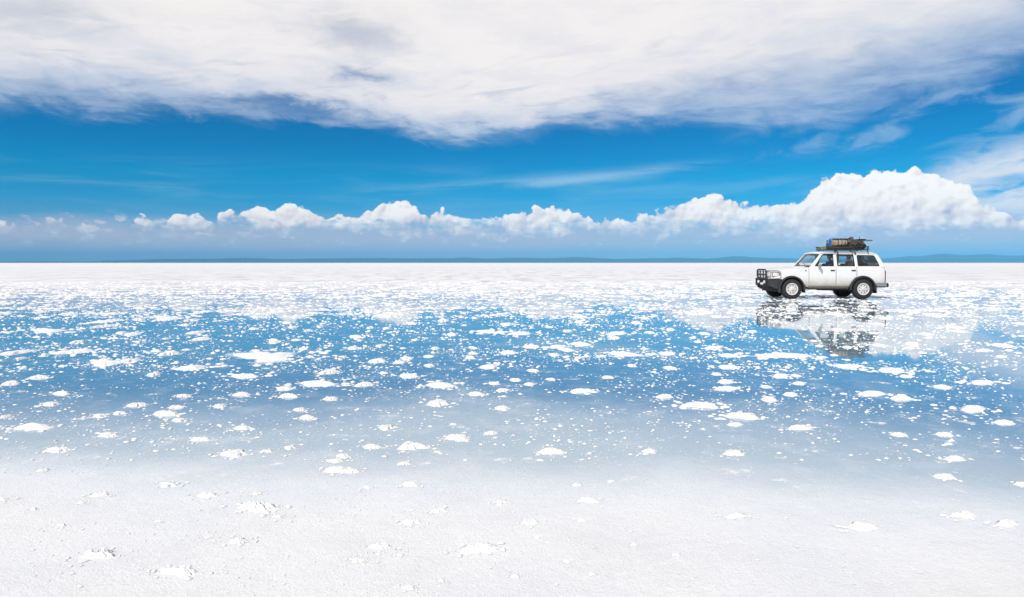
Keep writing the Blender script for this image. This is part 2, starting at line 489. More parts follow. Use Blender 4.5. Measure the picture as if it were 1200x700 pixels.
def salt_material():
    m = bpy.data.materials.new('salt_ground'); m.use_nodes = True
    N = NT(m.node_tree); p = m.node_tree.nodes['Principled BSDF']
    x, y, pos, nA, nB, nC, near, far, open_ = wet_field(N)
    fine = N.noise(pos, 22, 6, 0.7); grit = N.noise(pos, 70, 4, 0.65)
    dryv = N.mix((N.ss(0.35, 0.7, nB) * 0.5 + N.ss(0.35, 0.7, nC) * 0.3).clip(), (0.775, 0.775, 0.77, 1), (0.65, 0.65, 0.65, 1))
    streak = N.noise(N.vec(x * 0.55, y * 0.16, 2.0), 1.0, 7, 0.7)
    dryv = N.mix(N.ss(0.44, 0.68, streak) * N.ss(8.0, 30.0, y) * N.ss(420.0, 60.0, y) * 0.85, dryv, (0.43, 0.43, 0.445, 1))
    dryv = N.mix(N.ss(0.45, 0.62, nA) * N.ss(9.0, 3.0, y) * 0.35, dryv, (0.66, 0.70, 0.75, 1))
    dryv = N.mix(N.ss(0.52, 0.72, fine) * 0.5, dryv, (0.84, 0.84, 0.835, 1))
    dryv = N.mix(N.ss(0.46, 0.30, grit) * 0.28, dryv, (0.47, 0.48, 0.50, 1))
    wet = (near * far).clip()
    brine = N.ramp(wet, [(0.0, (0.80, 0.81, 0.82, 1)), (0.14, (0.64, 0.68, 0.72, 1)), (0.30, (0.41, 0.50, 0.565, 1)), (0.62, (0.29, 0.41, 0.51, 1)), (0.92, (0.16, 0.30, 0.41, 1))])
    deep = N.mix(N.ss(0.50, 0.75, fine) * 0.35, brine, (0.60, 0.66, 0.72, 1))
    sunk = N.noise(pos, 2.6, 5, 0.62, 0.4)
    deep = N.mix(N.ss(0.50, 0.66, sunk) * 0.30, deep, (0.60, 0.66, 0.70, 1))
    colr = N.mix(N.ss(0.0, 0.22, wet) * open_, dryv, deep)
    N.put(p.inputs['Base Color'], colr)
    p.inputs['Roughness'].default_value = 0.75; p.inputs['Specular IOR Level'].default_value = 0.25
    b = N.new('ShaderNodeBump'); b.inputs['Distance'].default_value = 0.02
    fade = N.ss(26.0, 8.0, y)
    N.put(b.inputs['Strength'], fade * 0.5 + 0.06)
    N.put(b.inputs['Height'], N.noise(pos, 11, 9, 0.76) + grit * 0.5)
    N.link(b.outputs[0], p.inputs['Normal'])
    return m


def water_material():
    m = bpy.data.materials.new('brine'); m.use_nodes = True
    nt = m.node_tree; nt.nodes.remove(nt.nodes['Principled BSDF']); N = NT(nt)
    o = nt.nodes['Material Output']
    x, y, pos, nA, nB, nC, near, far, open_ = wet_field(N)
    film = (near * open_ * N.ss(0.02, 0.25, far)).clip()
    # reflectance of the still film from the angle of view alone (the Fresnel node would block sunlight from below)
    gi = N.new('ShaderNodeNewGeometry'); dp = N.new('ShaderNodeVectorMath', operation='DOT_PRODUCT')
    N.link(gi.outputs['Incoming'], dp.inputs[0]); N.link(gi.outputs['Normal'], dp.inputs[1])
    refl = 0.03 + N.m('POWER', 1.0 - N.m('ABSOLUTE', E(N, dp.outputs['Value'])), 4.2) * 0.97
    tr = N.new('ShaderNodeBsdfTransparent'); tr.inputs[0].default_value = (1, 1, 1, 1)
    gl = N.new('ShaderNodeBsdfGlossy'); gl.inputs['Roughness'].default_value = 0.03
    gl.inputs['Color'].default_value = (0.97, 0.98, 1.0, 1)
    b = N.new('ShaderNodeBump'); b.inputs['Distance'].default_value = 0.004; b.inputs['Strength'].default_value = 0.05
    N.put(b.inputs['Height'], N.noise(pos, 3.5, 3, 0.5))
    N.link(b.outputs[0], gl.inputs['Normal'])
    mx = N.new('ShaderNodeMixShader')
    N.put(mx.inputs[0], (refl * film).clip())
    N.link(tr.outputs[0], mx.inputs[1]); N.link(gl.outputs[0], mx.inputs[2]); N.link(mx.outputs[0], o.inputs[0])
    return m


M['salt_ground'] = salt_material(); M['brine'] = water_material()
FAR = 30000
g = MB()
xs = [-FAR, -300, -60, 60, 300, FAR]; ys = [-4000, -40, 0, 60, 300, FAR]
g.grid(lambda u, w: (xs[round(u * 5)], ys[round(w * 5)], 0.0), 6, 6)
def face_up(o):
    if o.data.polygons[0].normal.z < 0: o.data.flip_normals()
    return o
tag(face_up(g.build('salt_flat', M['salt_ground'], smooth=False)), kind='structure')
g = MB(); g.grid(lambda u, w: (-95 + 190 * u, 3.0 + 62 * w, 0.004), 5, 5)
tag(face_up(g.build('water', M['brine'], smooth=False)), kind='structure')

# ------------------------------------------------------------------ salt lumps
def salt_mat(name, c):
    m = principled(name, c, 0.8, spec=0.2)
    N = NT(m.node_tree); p = m.node_tree.nodes['Principled BSDF']
    co = N.new('ShaderNodeNewGeometry').outputs['Position']
    n = N.noise(co, 14, 6, 0.7)
    N.put(p.inputs['Base Color'], N.mix(N.ss(0.3, 0.7, n), (0.74, 0.735, 0.72, 1), (0.87, 0.865, 0.855, 1)))
    b = N.new('ShaderNodeBump'); b.inputs['Distance'].default_value = 0.012; b.inputs['Strength'].default_value = 0.6
    N.put(b.inputs['Height'], N.noise(co, 45, 6, 0.7)); N.link(b.outputs[0], p.inputs['Normal'])
    return m
M['salt'] = salt_mat('salt_crust', (0.86, 0.85, 0.83))


def lump_mesh(seed, style, rough=0.0):
    rn = random.Random(seed); off = Vector((rn.uniform(0, 90), rn.uniform(0, 90), 0))
    lobes = [(0, 0, 1.0)]
    if style == 'double': lobes = [(-0.42, rn.uniform(-.15, .15), 0.62), (0.40, rn.uniform(-.25, .25), 0.66)]
    if style == 'ragged': lobes = [(-0.5, rn.uniform(-.2, .2), 0.5), (0.02, rn.uniform(-.35, .35), 0.66), (0.52, rn.uniform(-.3, .3), 0.50)]
    if style == 'tail': lobes = [(0.38, -0.10, 0.64), (-0.35, 0.18, 0.5), (-0.74, 0.22, 0.28)]
    nr, ns = (20, 64) if rough else (13, 46); vs = []; fs = []
    def rad(a):
        best = 0.15
        for lx, ly, lr in lobes:          # farthest hit of the ray with the lobe circles
            d = Vector((math.cos(a), math.sin(a))); bq = d.x * lx + d.y * ly; cq = lx * lx + ly * ly - lr * lr
            disc = bq * bq - cq
            if disc > 0: best = max(best, bq + math.sqrt(disc))
        q = Vector((math.cos(a) * 1.5, math.sin(a) * 1.5, seed * 1.7)) + off
        q2 = Vector((math.cos(a) * 4.5, math.sin(a) * 4.5, seed * 2.3)) + off
        return best * max(.42, 1 + 0.50 * mnoise.fractal(q, 0.8, 2.0, 4) + 0.34 * mnoise.fractal(q2, 0.5, 2.0, 4))
    def hgt(x, y, f):
        f = min(f, 1.0)
        n1_ = mnoise.fractal(Vector((x * 2.2, y * 2.2, seed)) + off, 0.7, 2.0, 4)
        n2_ = mnoise.noise(Vector((x * 7, y * 7, seed)) + off)
        dome = max(0.0, 1 - f ** 3.2) ** 0.55
        n3_ = mnoise.fractal(Vector((x * 9, y * 9, seed + 3)) + off, 0.5, 2.0, 4)
        h = dome * (0.72 + 0.17 * n1_ + 0.08 * n2_ + rough * (0.24 * n3_ + 0.06 * n1_))
        return max(h, 0.05)
    vs.append((0, 0, hgt(0, 0, 0)))
    for i in range(1, nr + 1):
        f = i / nr
        for k in range(ns):
            a = 2 * math.pi * k / ns; rr = rad(a) * f
            x, y = rr * math.cos(a), rr * math.sin(a)
            if i < nr - 2: z_ = hgt(x, y, f / ((nr - 2.6) / nr))
            else: z_ = (0.03, 0.0, -0.06)[i - nr + 2]; x *= (1.0, 1.06, 1.10)[i - nr + 2]; y *= (1.0, 1.06, 1.10)[i - nr + 2]
            vs.append((x, y, z_))
    for k in range(ns):
        fs.append((0, 1 + k, 1 + (k + 1) % ns))
    for i in range(nr - 1):
        for k in range(ns):
            l = (k + 1) % ns; a = 1 + i * ns
            fs.append((a + k, a + ns + k, a + ns + l, a + l))
    ex = max(abs(q[0]) for q in vs); ey = max(abs(q[1]) for q in vs); ez = max(q[2] for q in vs)
    me = bpy.data.meshes.new('salt_lump')
    me.from_pydata([(q[0] / ex, q[1] / ey, q[2] / ez) for q in vs], [], fs); me.update(); me.shade_smooth()
    me.materials.append(M['salt'])
    return me


LM = {'round': [lump_mesh(i, 'round') for i in range(9)], 'double': [lump_mesh(20 + i, 'double') for i in range(5)],
      'ragged': [lump_mesh(40 + i, 'ragged') for i in range(6)], 'tail': [lump_mesh(60 + i, 'tail') for i in range(3)]}
LN = {k: [lump_mesh(100 + 10 * j + i, k, 1.0) for i in range(n)] for j, (k, n) in enumerate((('round', 7), ('double', 5), ('ragged', 7), ('tail', 3)))}
# px, py, width, height in the photo, style, [label, short reference]
MARK = [
 (311, 415, 114, 22, 'tail', 'longest salt shelf in the blue water left of centre, broad at its right end', 'the longest salt shelf'),
 (287, 440, 48, 10, 'round', 'flat oblong salt slab in blue water just below the longest salt shelf', 'the flat oblong slab'),
 (373, 448, 62, 13, 'ragged', 'wide jagged salt shelf in blue water, below right of the longest shelf', 'the wide jagged shelf'),
 (123, 424, 52, 14, 'tail', 'ragged salt raft trailing down to the right in blue water, left side', 'the trailing raft'),
 (85, 411, 46, 12, 'ragged', 'broad white salt raft in blue water, just above the trailing raft', 'the broad left raft'),
 (55, 387, 68, 8, 'tail', 'long low salt streak near the far left edge of the blue water', 'the far left streak'),
 (14, 448, 30, 10, 'ragged', 'salt raft cut by the left picture edge in blue water', 'the left edge raft'),
 (40, 500, 56, 12, 'double', 'two joined white salt mounds in grey shallows near the left edge', 'the joined left mounds'),
 (68, 527, 36, 10, 'ragged', 'low salt mound with dark right side below the joined left mounds', 'the dark-sided left mound'),
 (275, 531, 44, 15, 'round', 'largest oval salt mound in the grey shallows, left of centre', 'the large oval mound'),
 (193, 485, 40, 11, 'ragged', 'broad lumpy salt patch in grey shallows, below the blue water, left', 'the broad lumpy patch'),
 (300, 595, 62, 10, 'double', 'long low double ridge of salt on the white foreground crust, left', 'the long double ridge'),
 (117, 649, 50, 20, 'ragged', 'big crumbling salt mound with dark pits at the lower left', 'the crumbling lower left mound'),
 (210, 668, 56, 20, 'ragged', 'big lumpy salt mound nearest the bottom edge, left of centre', 'the lumpy bottom mound'),
 (561, 641, 56, 20, 'double', 'wide pale salt mound on the white crust at bottom centre', 'the bottom centre mound'),
 (480, 523, 52, 18, 'ragged', 'cluster of merged salt mounds in grey shallows near the centre', 'the merged centre cluster'),
 (537, 512, 36, 14, 'tail', 'sloping salt mound with a dark spot on its right, centre shallows', 'the sloping centre mound'),
 (646, 529, 40, 11, 'round', 'lone wide flat salt mound where grey shallows turn white, centre', 'the lone flat mound'),
 (516, 450, 46, 12, 'ragged', 'ragged salt raft where blue water turns grey, centre', 'the ragged centre raft'),
 (680, 458, 44, 8, 'round', 'long thin salt slab in blue water right of the ragged centre raft', 'the long thin slab'),
 (573, 429, 30, 11, 'double', 'two-humped salt lump in mid blue water at the picture centre', 'the two-humped lump'),
 (731, 414, 46, 10, 'ragged', 'slanting salt raft in blue water, well left of the jeep reflection', 'the slanting raft'),
 (917, 416, 94, 8, 'round', 'longest thin salt streak in blue water touching the jeep reflection', 'the longest thin streak'),
 (852, 455, 40, 8, 'round', 'lowest of the three stacked salt slabs in blue water below the streak', 'the lowest stacked slab'),
 (821, 475, 60, 10, 'tail', 'upper half of the diagonal salt bar at the blue water margin', 'the upper diagonal bar'),
 (871, 488, 52, 9, 'tail', 'lower half of the diagonal salt bar, reaching down to the right', 'the lower diagonal bar'),
 (937, 501, 36, 10, 'round', 'oval salt mound right of the diagonal salt bar', 'the oval right mound'),
 (860, 530, 30, 17, 'ragged', 'crumbly upright salt lump alone in the grey shallows, right of centre', 'the crumbly lone lump'),
 (1021, 461, 48, 8, 'round', 'long flat salt slab in blue water below right of the jeep', 'the long right slab'),
 (1040, 433, 48, 9, 'ragged', 'salt slab at the tip of the white cloud reflection', 'the slab at the cloud reflection'),
 (1150, 448, 46, 7, 'round', 'thin salt slab in blue water near the right edge', 'the thin right edge slab'),
 (1140, 479, 48, 10, 'round', 'thick salt slab in blue water near the right edge, lower one', 'the thick right edge slab'),
 (1108, 558, 32, 12, 'round', 'rounded salt mound in the last grey water at lower right', 'the last right mound'),
 (1129, 603, 42, 13, 'round', 'flat salt mound on the white crust near the right edge', 'the flat right foreground mound'),
]
OTHER = [(180,438,20,9),(223,430,36,10),(151,422,26,9),(46,442,28,7),(72,461,28,7),(60,473,25,9),(160,474,27,9),(117,487,23,8),(140,484,22,7),
 (210,492,24,8),(207,477,23,7),(215,464,23,7),(257,475,20,10),(283,462,26,8),(338,464,31,8),(333,455,25,8),(385,435,27,11),(387,467,21,8),(352,480,23,8),
 (360,489,27,9),(7,488,18,10),(127,509,31,11),(235,515,29,10),(285,501,27,9),(313,528,19,9),(340,524,19,9),(393,540,25,8),(396,550,37,13),
 (569,388,32,7),(610,390,38,7),(417,394,22,6),(446,404,14,8),(414,407,18,8),(442,422,27,10),(468,424,18,6),(503,428,16,7),(510,407,14,8),(551,418,16,8),
 (624,434,20,6),(623,406,30,5),(653,406,26,6),(680,402,32,10),(649,415,16,8),(596,413,26,5),(478,440,34,9),(427,450,27,10),(558,461,25,8),(579,449,18,6),
 (589,457,22,6),(604,445,18,6),(621,450,20,6),(513,471,32,14),(589,478,24,9),(453,500,26,12),(575,507,20,8),(436,523,28,10),(473,543,22,9),(411,552,28,9),
 (761,528,22,10),(482,567,28,11),(589,588,26,12),(514,598,26,10),(689,586,32,10),(623,611,28,12),(421,656,26,12),(484,611,32,12),(120,579,28,10),(242,580,28,12),
 (197,568,28,10),(280,633,26,14),(783,414,32,6),(854,416,30,7),(741,428,16,6),(712,442,18,5),(785,431,20,6),(854,430,32,7),(840,438,18,6),(850,447,28,7),
 (915,440,28,8),(933,440,16,6),(898,453,18,6),(937,449,22,6),(900,467,24,11),(927,462,24,7),(994,429,36,8),(1062,441,20,5),(1104,453,26,9),(1056,467,32,8),
 (1177,495,30,9),(862,497,24,8),(779,465,28,6),(1054,509,24,9),(1108,509,26,9),(1118,537,34,11),(1196,567,24,9),(1180,613,38,14),(862,604,32,11),(1010,617,46,12)]
lumps = []


def put_lump(px, py, w, h, style, ring=None):
    X, Y = ground_at(px, py + h * 0.15); k = F / Y
    wm_ = w / k; hm = min(max(0.12 * wm_, 0.014), 0.036) if Y > 7.5 else min(max(0.15 * wm_, 0.014), 0.050)
    dm_ = max((h * 0.92 - hm * k) * Y * Y / (CAM_H * F), 0.45 * wm_); dm_ = min(dm_, 2.2 * wm_ + 0.1)
    for q in lumps:
        if ring and abs(q[0] - X) < (q[2] + wm_) * 0.55 and abs(q[1] - Y) < (q[3] + dm_) * 0.55: return None
    me = random.choice((LN if Y < 7.5 else LM)[style])
    o = bpy.data.objects.new('salt_lump', me); COL.objects.link(o)
    o.location = (X, Y, 0.002)
    wm_ *= 0.97
    o.scale = (wm_ / 2 * (random.choice((1, 1, -1)) if style != 'tail' else 1), dm_ / 2, hm)
    o.rotation_euler = (0, 0, R(random.uniform(-8, 8)) if style != 'round' else R(random.uniform(-14, 14)))
    lumps.append((X, Y, wm_, dm_, o, px, py, w))
    return o


GROUP = 'salt lumps scattered over the flat'
marks = []
for px, py, w, h, st, lab, ref in MARK:
    o = put_lump(px, py, w, h, st); marks.append((px, py, ref))
    tag(o, lab, 'salt lump', GROUP)
plain = []
for px, py, w, h in OTHER:
    st = 'double' if w > 30 and random.random() < .5 else ('ragged' if random.random() < .35 else 'round')
    plain.append((put_lump(px, py, w, h, st), px, py, w, st))
tries = 0
while len(plain) + len(MARK) < 292 and tries < 9000:
    tries += 1
    px = random.uniform(-5, 1205); u = random.random()
    py = 366 + 54 * u ** 1.1 if random.random() < .80 else random.uniform(420, 690)
    Y = ground_at(px, py)[1]
    w = (random.lognormvariate(2.65, .38)) * (1.0 if py < 470 else 0.9); h = w * random.uniform(.22, .40) if py < 470 else w * .42
    if 868 < px < 1060 and py < 420 and random.random() < .6: continue
    st = random.choice(('round', 'round', 'ragged', 'double'))
    o = put_lump(px, py, w, h, st, True)
    if o: plain.append((o, px, py, w, st))
used = set()
WORD = {'round': 'rounded', 'double': 'two-part', 'ragged': 'ragged'}
refs = marks + [(965, 352, 'the white jeep')]
plain.sort(key=lambda q: q[2])
for o, px, py, w, st in plain:
    zone = 'in blue water' if 372 < py < 462 else ('on the far streaky crust' if py <= 372 else ('in grey shallows' if py < 565 else 'on the white crust'))
    size = 'small' if w < 16 else ('medium' if w < 27 else 'broad')
    done = False
    cand = sorted(refs, key=lambda m_: math.hypot((m_[0] - px) / 2.2, m_[1] - py))
    for rank in ('', 'second ', 'third '):
        for mx_, my_, ref in cand[:7]:
            ddx, ddy = (px - mx_) / 2.2, py - my_
            a = math.degrees(math.atan2(-ddy, ddx)) % 360
            dirn = ['right of', 'above right of', 'above', 'above left of', 'left of', 'below left of', 'below', 'below right of'][int((a + 22.5) // 45) % 8]
            key = (size, WORD[st], zone, rank, dirn, ref)
            lab = f'{size} {WORD[st]} salt lump {zone}, {rank}{dirn} {ref}'
            if key in used or len(lab.replace('-', ' ').split()) > 16: continue
            used.add(key); done = True
            break
        if done: break
    tag(o, lab, 'salt lump', GROUP)

# ------------------------------------------------------------------ loose salt crystals (nobody could count them)
def crystals():
    base = [(0, 0, 1.0)]
    for r_, z_, n_ in ((0.62, 0.62, 6), (1.0, -0.15, 6)):
        for k in range(n_):
            a = 2 * math.pi * (k + (0.5 if r_ < 1 else 0)) / n_
            base.append((r_ * math.cos(a), r_ * math.sin(a), z_))
    bv = np.array(base); nb = len(bv)
    bf = [(0, 1 + k, 1 + (k + 1) % 6) for k in range(6)]
    for k in range(6):
        bf += [(1 + k, 7 + k, 7 + (k + 1) % 6), (1 + k, 7 + (k + 1) % 6, 1 + (k + 1) % 6)]
    bf = np.array(bf)
    X, Y, S, H = [], [], [], []
    def scatter(n, y0, y1, smin, smax, flat, power=1.0, clump=1.0):
        # uniform over the ground seen between y0 and y1, and a margin at the sides
        yy = np.sqrt(rng.uniform(y0 ** 2, y1 ** 2, n * 4)); xx = rng.uniform(-1, 1, n * 4) * (1.05 * yy + 6)
        keep = []
        for i in range(len(yy)):
            q = mnoise.fractal(Vector((xx[i] * .8, yy[i] * .8, 4.0)), 0.6, 2.0, 3)
            keep.append(rng.random() < 0.42 + clump * q)
        k = np.nonzero(keep)[0][:n]
        s = smin * (smax / smin) ** (rng.random(len(k)) ** 2.2)
        X.append(xx[k]); Y.append(yy[k]); S.append(s); H.append(s * rng.uniform(flat * .6, flat * 1.4, len(k)))
    scatter(8500, 2.6, 6.5, 0.0025, 0.010, 0.22)
    scatter(26000, 5.0, 11.5, 0.0035, 0.022, 0.38, clump=0.8)
    scatter(31000, 9, 22, 0.008, 0.044, 0.38, clump=0.8)
    scatter(45000, 18, 36, 0.012, 0.11, 0.22, clump=0.8)
    scatter(20000, 28, 52, 0.02, 0.22, 0.16, clump=0.8)
    for lx, ly, lw, ld, *_ in lumps:
        k = int(min(40, 10 + 16 * lw / 0.3)); a = rng.uniform(0, 6.283, k); f = rng.uniform(0.82, 1.25, k) + rng.exponential(0.14, k)
        X.append(lx + np.cos(a) * f * lw * .5 + rng.normal(0, .02, k)); Y.append(ly + np.sin(a) * f * ld * .5 + rng.normal(0, .02, k))
        s_ = np.clip(lw * 0.10 * rng.random(k) ** 1.8, 0.004, 0.06); S.append(s_); H.append(s_ * rng.uniform(.2, .4, k))
    X, Y, S, H = map(np.concatenate, (X, Y, S, H)); n = len(X)
    rot = rng.uniform(0, 6.28, n); el = rng.uniform(.65, 1.35, n)
    jit = rng.uniform(.7, 1.3, (n, nb))
    bx = bv[None, :, 0] * jit; by = bv[None, :, 1] * jit
    vx = (bx * np.cos(rot)[:, None] - by * np.sin(rot)[:, None]) * (S * el)[:, None] + X[:, None]
    vy = (bx * np.sin(rot)[:, None] + by * np.cos(rot)[:, None]) * S[:, None] + Y[:, None]
    vz = bv[None, :, 2] * H[:, None] + 0.003
    co = np.stack([vx, vy, vz], -1).reshape(-1, 3)
    fc = (bf[None] + (np.arange(n) * nb)[:, None, None]).reshape(-1, 3)
    me = bpy.data.meshes.new('salt_crystals')
    me.vertices.add(len(co)); me.vertices.foreach_set('co', co.astype(np.float32).ravel())
    me.loops.add(fc.size); me.loops.foreach_set('vertex_index', fc.astype(np.int32).ravel())
    me.polygons.add(len(fc)); me.polygons.foreach_set('loop_start', np.arange(0, fc.size, 3, dtype=np.int32))
    me.update(calc_edges=True); me.validate()
    me.materials.append(M['salt'])
    o = bpy.data.objects.new('salt_crystals', me); COL.objects.link(o)
    tag(o, 'countless small white salt crystals floating and lying over the shallow water', 'salt crystals', kind='stuff')
crystals()

# ------------------------------------------------------------------ hills
HP = [(-900, 306), (-300, 305), (0, 306.4), (60, 306), (110, 306.4), (125, 305), (180, 303.6), (250, 302.6), (290, 301.6), (320, 303), (380, 302.5), (450, 301.5), (520, 302),
      (545, 301), (570, 302.5), (600, 301.5), (650, 302), (680, 300.5), (720, 303), (760, 302.5), (800, 301), (830, 302.5), (860, 299.8), (880, 301),
      (905, 302), (940, 303), (1000, 303), (1045, 302), (1065, 299), (1080, 299.6), (1095, 296.5), (1106, 295.4), (1120, 297.5), (1140, 298), (1160, 297),
      (1180, 299), (1200, 298), (1300, 301), (1500, 305), (2100, 306)]
DH = 17000.0
hx = np.array([(p[0] - 600) * DH / F for p in HP]); hh = np.array([(HOR - p[1]) * DH / F for p in HP])
nX, nY = 620, 26
mbh = MB()
def hill(u, w):
    X = -26000 + 54000 * u; yy = 12500 + 12000 * w
    ridge = float(np.interp(X * DH / yy, hx, hh)) * yy / DH
    prof_ = max(0.0, 1 - abs(w - 0.45) / 0.45)
    n = mnoise.fractal(Vector((X / 1700, yy / 1700, 0)), 0.8, 2.0, 5)
    return (X, yy, max(-2.0, ridge * (prof_ ** 0.8) * (0.93 + 0.16 * n)) if 0.02 < w < 0.98 else -3.0)
mbh.grid(hill, nX, nY)
M['hill'] = principled('hazed_hill_rock', (0.05, 0.07, 0.105), 0.95, vary=0.4, vscale=0.002)  # rock tinted blue: some of the distance haze is put into its colour
tag(mbh.build('hills', M['hill'], smooth=True, angle=60, weld=False), kind='structure')

# ------------------------------------------------------------------ the jeep (local x: towards its rear, y: away from the camera side, z up)
CX, CY = 12.62, 28.22                     # middle of the wheelbase
AX = 1.425                                # axles at x = -AX and +AX


def at(px, py, yl):
    """photo pixel seen at the local depth yl -> local x, z"""
    D = CY + yl
    return ((px - 600) * D / F - CX, CAM_H + (HOR - py) * D / F)


car = empty('jeep', (CX, CY, 0.0))
tag(car, 'dusty white four-door jeep with black bull bar and loaded roof rack standing in the brine', 'jeep')
s0 = -AX                                  # x = s + s0, s measured back from the front axle


def width(z):
    return float(np.interp(z, [.40, .47, .56, .72, .86, .98, 1.08, 1.20, 1.29, 1.83], [.80, .845, .885, .90, .912, .908, .904, .893, .878, .745]))


def plan(s):
    k = 1.0
    if s < -.30: k -= .115 * ((-.30 - s) / .56) ** 2
    if s > 3.45: k -= .05 * ((s - 3.45) / .33) ** 2
    return k


def top_z(s):
    if s < .80: return float(np.interp(s, [-.86, -.80, .80], [1.10, 1.125, 1.262]))
    return 1.29


def bottom_z(s, r=.50):
    z = float(np.interp(s, [-.9, -.46, -.44, 3.28, 3.30, 3.8], [.62, .60, .46, .46, .56, .60]))
    for c in (0.0, 2 * AX):
        if abs(s - c) < r: z = max(z, .395 + math.sqrt(r * r - (s - c) ** 2))
    return z


def rear_s(z):
    """back face: near upright, sloping in above the belt"""
    return float(np.interp(z, [.5, .62, 1.0, 1.29, 1.62, 1.80, 1.84], [3.76, 3.79, 3.785, 3.745, 3.60, 3.50, 3.44]))


st = sorted(set([round(-.86 + .04 * i, 3) for i in range(117)] + [c + d for c in (0, 2 * AX) for d in (-.5, -.499, -.48, .48, .499, .5)] + [.80, .799]))
st = [s for s in st if s <= 3.745]
body = MB()
for sg in (-1, 1):
    def side(u, w, sg=sg):
        s = st[round(u * (len(st) - 1))]; zb, zt = bottom_z(s), top_z(s)
        z = zb + (zt - zb) * w
        sx = s if s < 3.4 else min(s, 3.4 + (s - 3.4) * (rear_s(z) - 3.4) / .345)
        return (sx + s0, sg * width(z) * plan(s), z)
    body.grid(side, len(st), 12, flip=sg > 0)
    # thin bonnet shoulder
# bonnet
def bonnet(u, w):
    yy = 2 * w - 1
    s1 = .80 - .16 * (1 - yy * yy)
    s = -.86 + (s1 + .86) * u
    z = top_z(s) + .045 * (1 - abs(yy) ** 2.4) * (.45 + .55 * min(1, u * 4)) + (.018 if abs(yy) < .62 and u > .05 else 0) - .02 * (1 - min(1, u * 14))
    return (s + s0, yy * width(top_z(s)) * plan(s) * .999, z)
body.grid(bonnet, 22, 25)
# nose
def nose(u, w):
    yy = 2 * u - 1; z = .60 + .50 * w
    return (-.862 - .035 * (1 - abs(yy) ** 3) + s0, yy * width(z) * plan(-.86), z)
body.grid(nose, 15, 6)
# back face below the belt
def tail(u, w):
    yy = 2 * u - 1; z = .56 + .73 * w
    return (rear_s(z) + .045 * (1 - abs(yy) ** 4) + s0, yy * width(z) * .952, z)
body.grid(tail, 13, 9)
# roof
def roof(u, w):
    yy = 2 * w - 1
    s = 1.20 - .05 * (1 - yy * yy) + (3.46 + .03 * (1 - yy * yy) - 1.15) * u
    edge_ = max(0, 1 - u / .06) ** 2 * .05 + max(0, (u - .93) / .07) ** 2 * .05
    z = 1.828 + .072 * (1 - abs(yy) ** 3.2) - edge_
    return (s + s0, yy * .752, z)
body.grid(roof, 26, 17)
for sg in (-1, 1):                         # rain gutter
    body.tube([(s + s0, sg * .762, 1.826 - (.02 if s > 3.3 else 0)) for s in np.linspace(1.20, 3.44, 12)], .014, 6)


def yside(z): return width(z)
WIN = {
 'front': rounded([(.93, 1.308), (1.70, 1.308), (1.715, 1.775), (1.36, 1.782), (1.27, 1.755)], [.02, .03, .04, .09, .05]),
 'rear': rounded([(1.845, 1.308), (2.545, 1.308), (2.53, 1.778), (1.85, 1.782)], [.03, .03, .04, .03]),
 'quarter': rounded([(2.665, 1.312), (3.545, 1.312), (3.36, 1.745), (2.665, 1.755)], [.04, .07, .08, .05]),
}
SIDE = rounded([(.74, 1.275), (3.748, 1.275), (3.60, 1.62), (3.46, 1.83), (1.235, 1.835)], [.005, .01, .01, .10, .05])
vs, fs = fill([SIDE] + list(WIN.values()), .05, .008, 1)
for sg in (-1, 1):
    body.add([(x + s0, sg * (width(z) - .025 + d), z) for x, z, d in vs], [f[::-1] if sg > 0 else f for f in fs])
# windscreen header and rear frame
body.tube([(1.22 + s0 - .05 * (1 - (y / .72) ** 2), y, 1.815 + .03 * (1 - (y / .72) ** 2)) for y in np.linspace(-.72, .72, 9)], .035, 8)
RW = rounded([(-.60, 1.33), (.60, 1.33), (.53, 1.72), (-.53, 1.72)], .06)
RO = rounded([(-.845, 1.27), (.845, 1.27), (.735, 1.83), (-.735, 1.83)], [.02, .02, .08, .08])
vs, fs = fill([RO, RW], .04, .006, 1)
body.add([(rear_s(z) - .02 + d + s0, y, z) for y, z, d in vs], fs)
for sg in (-1, 1):                         # outer sill
    body.grid(lambda u, w, sg=sg: (.52 + 1.78 * u + s0, sg * (.845 - .05 * w), .46 - .06 * w), 12, 3)
body.build('body', M['paint'], car, angle=28)

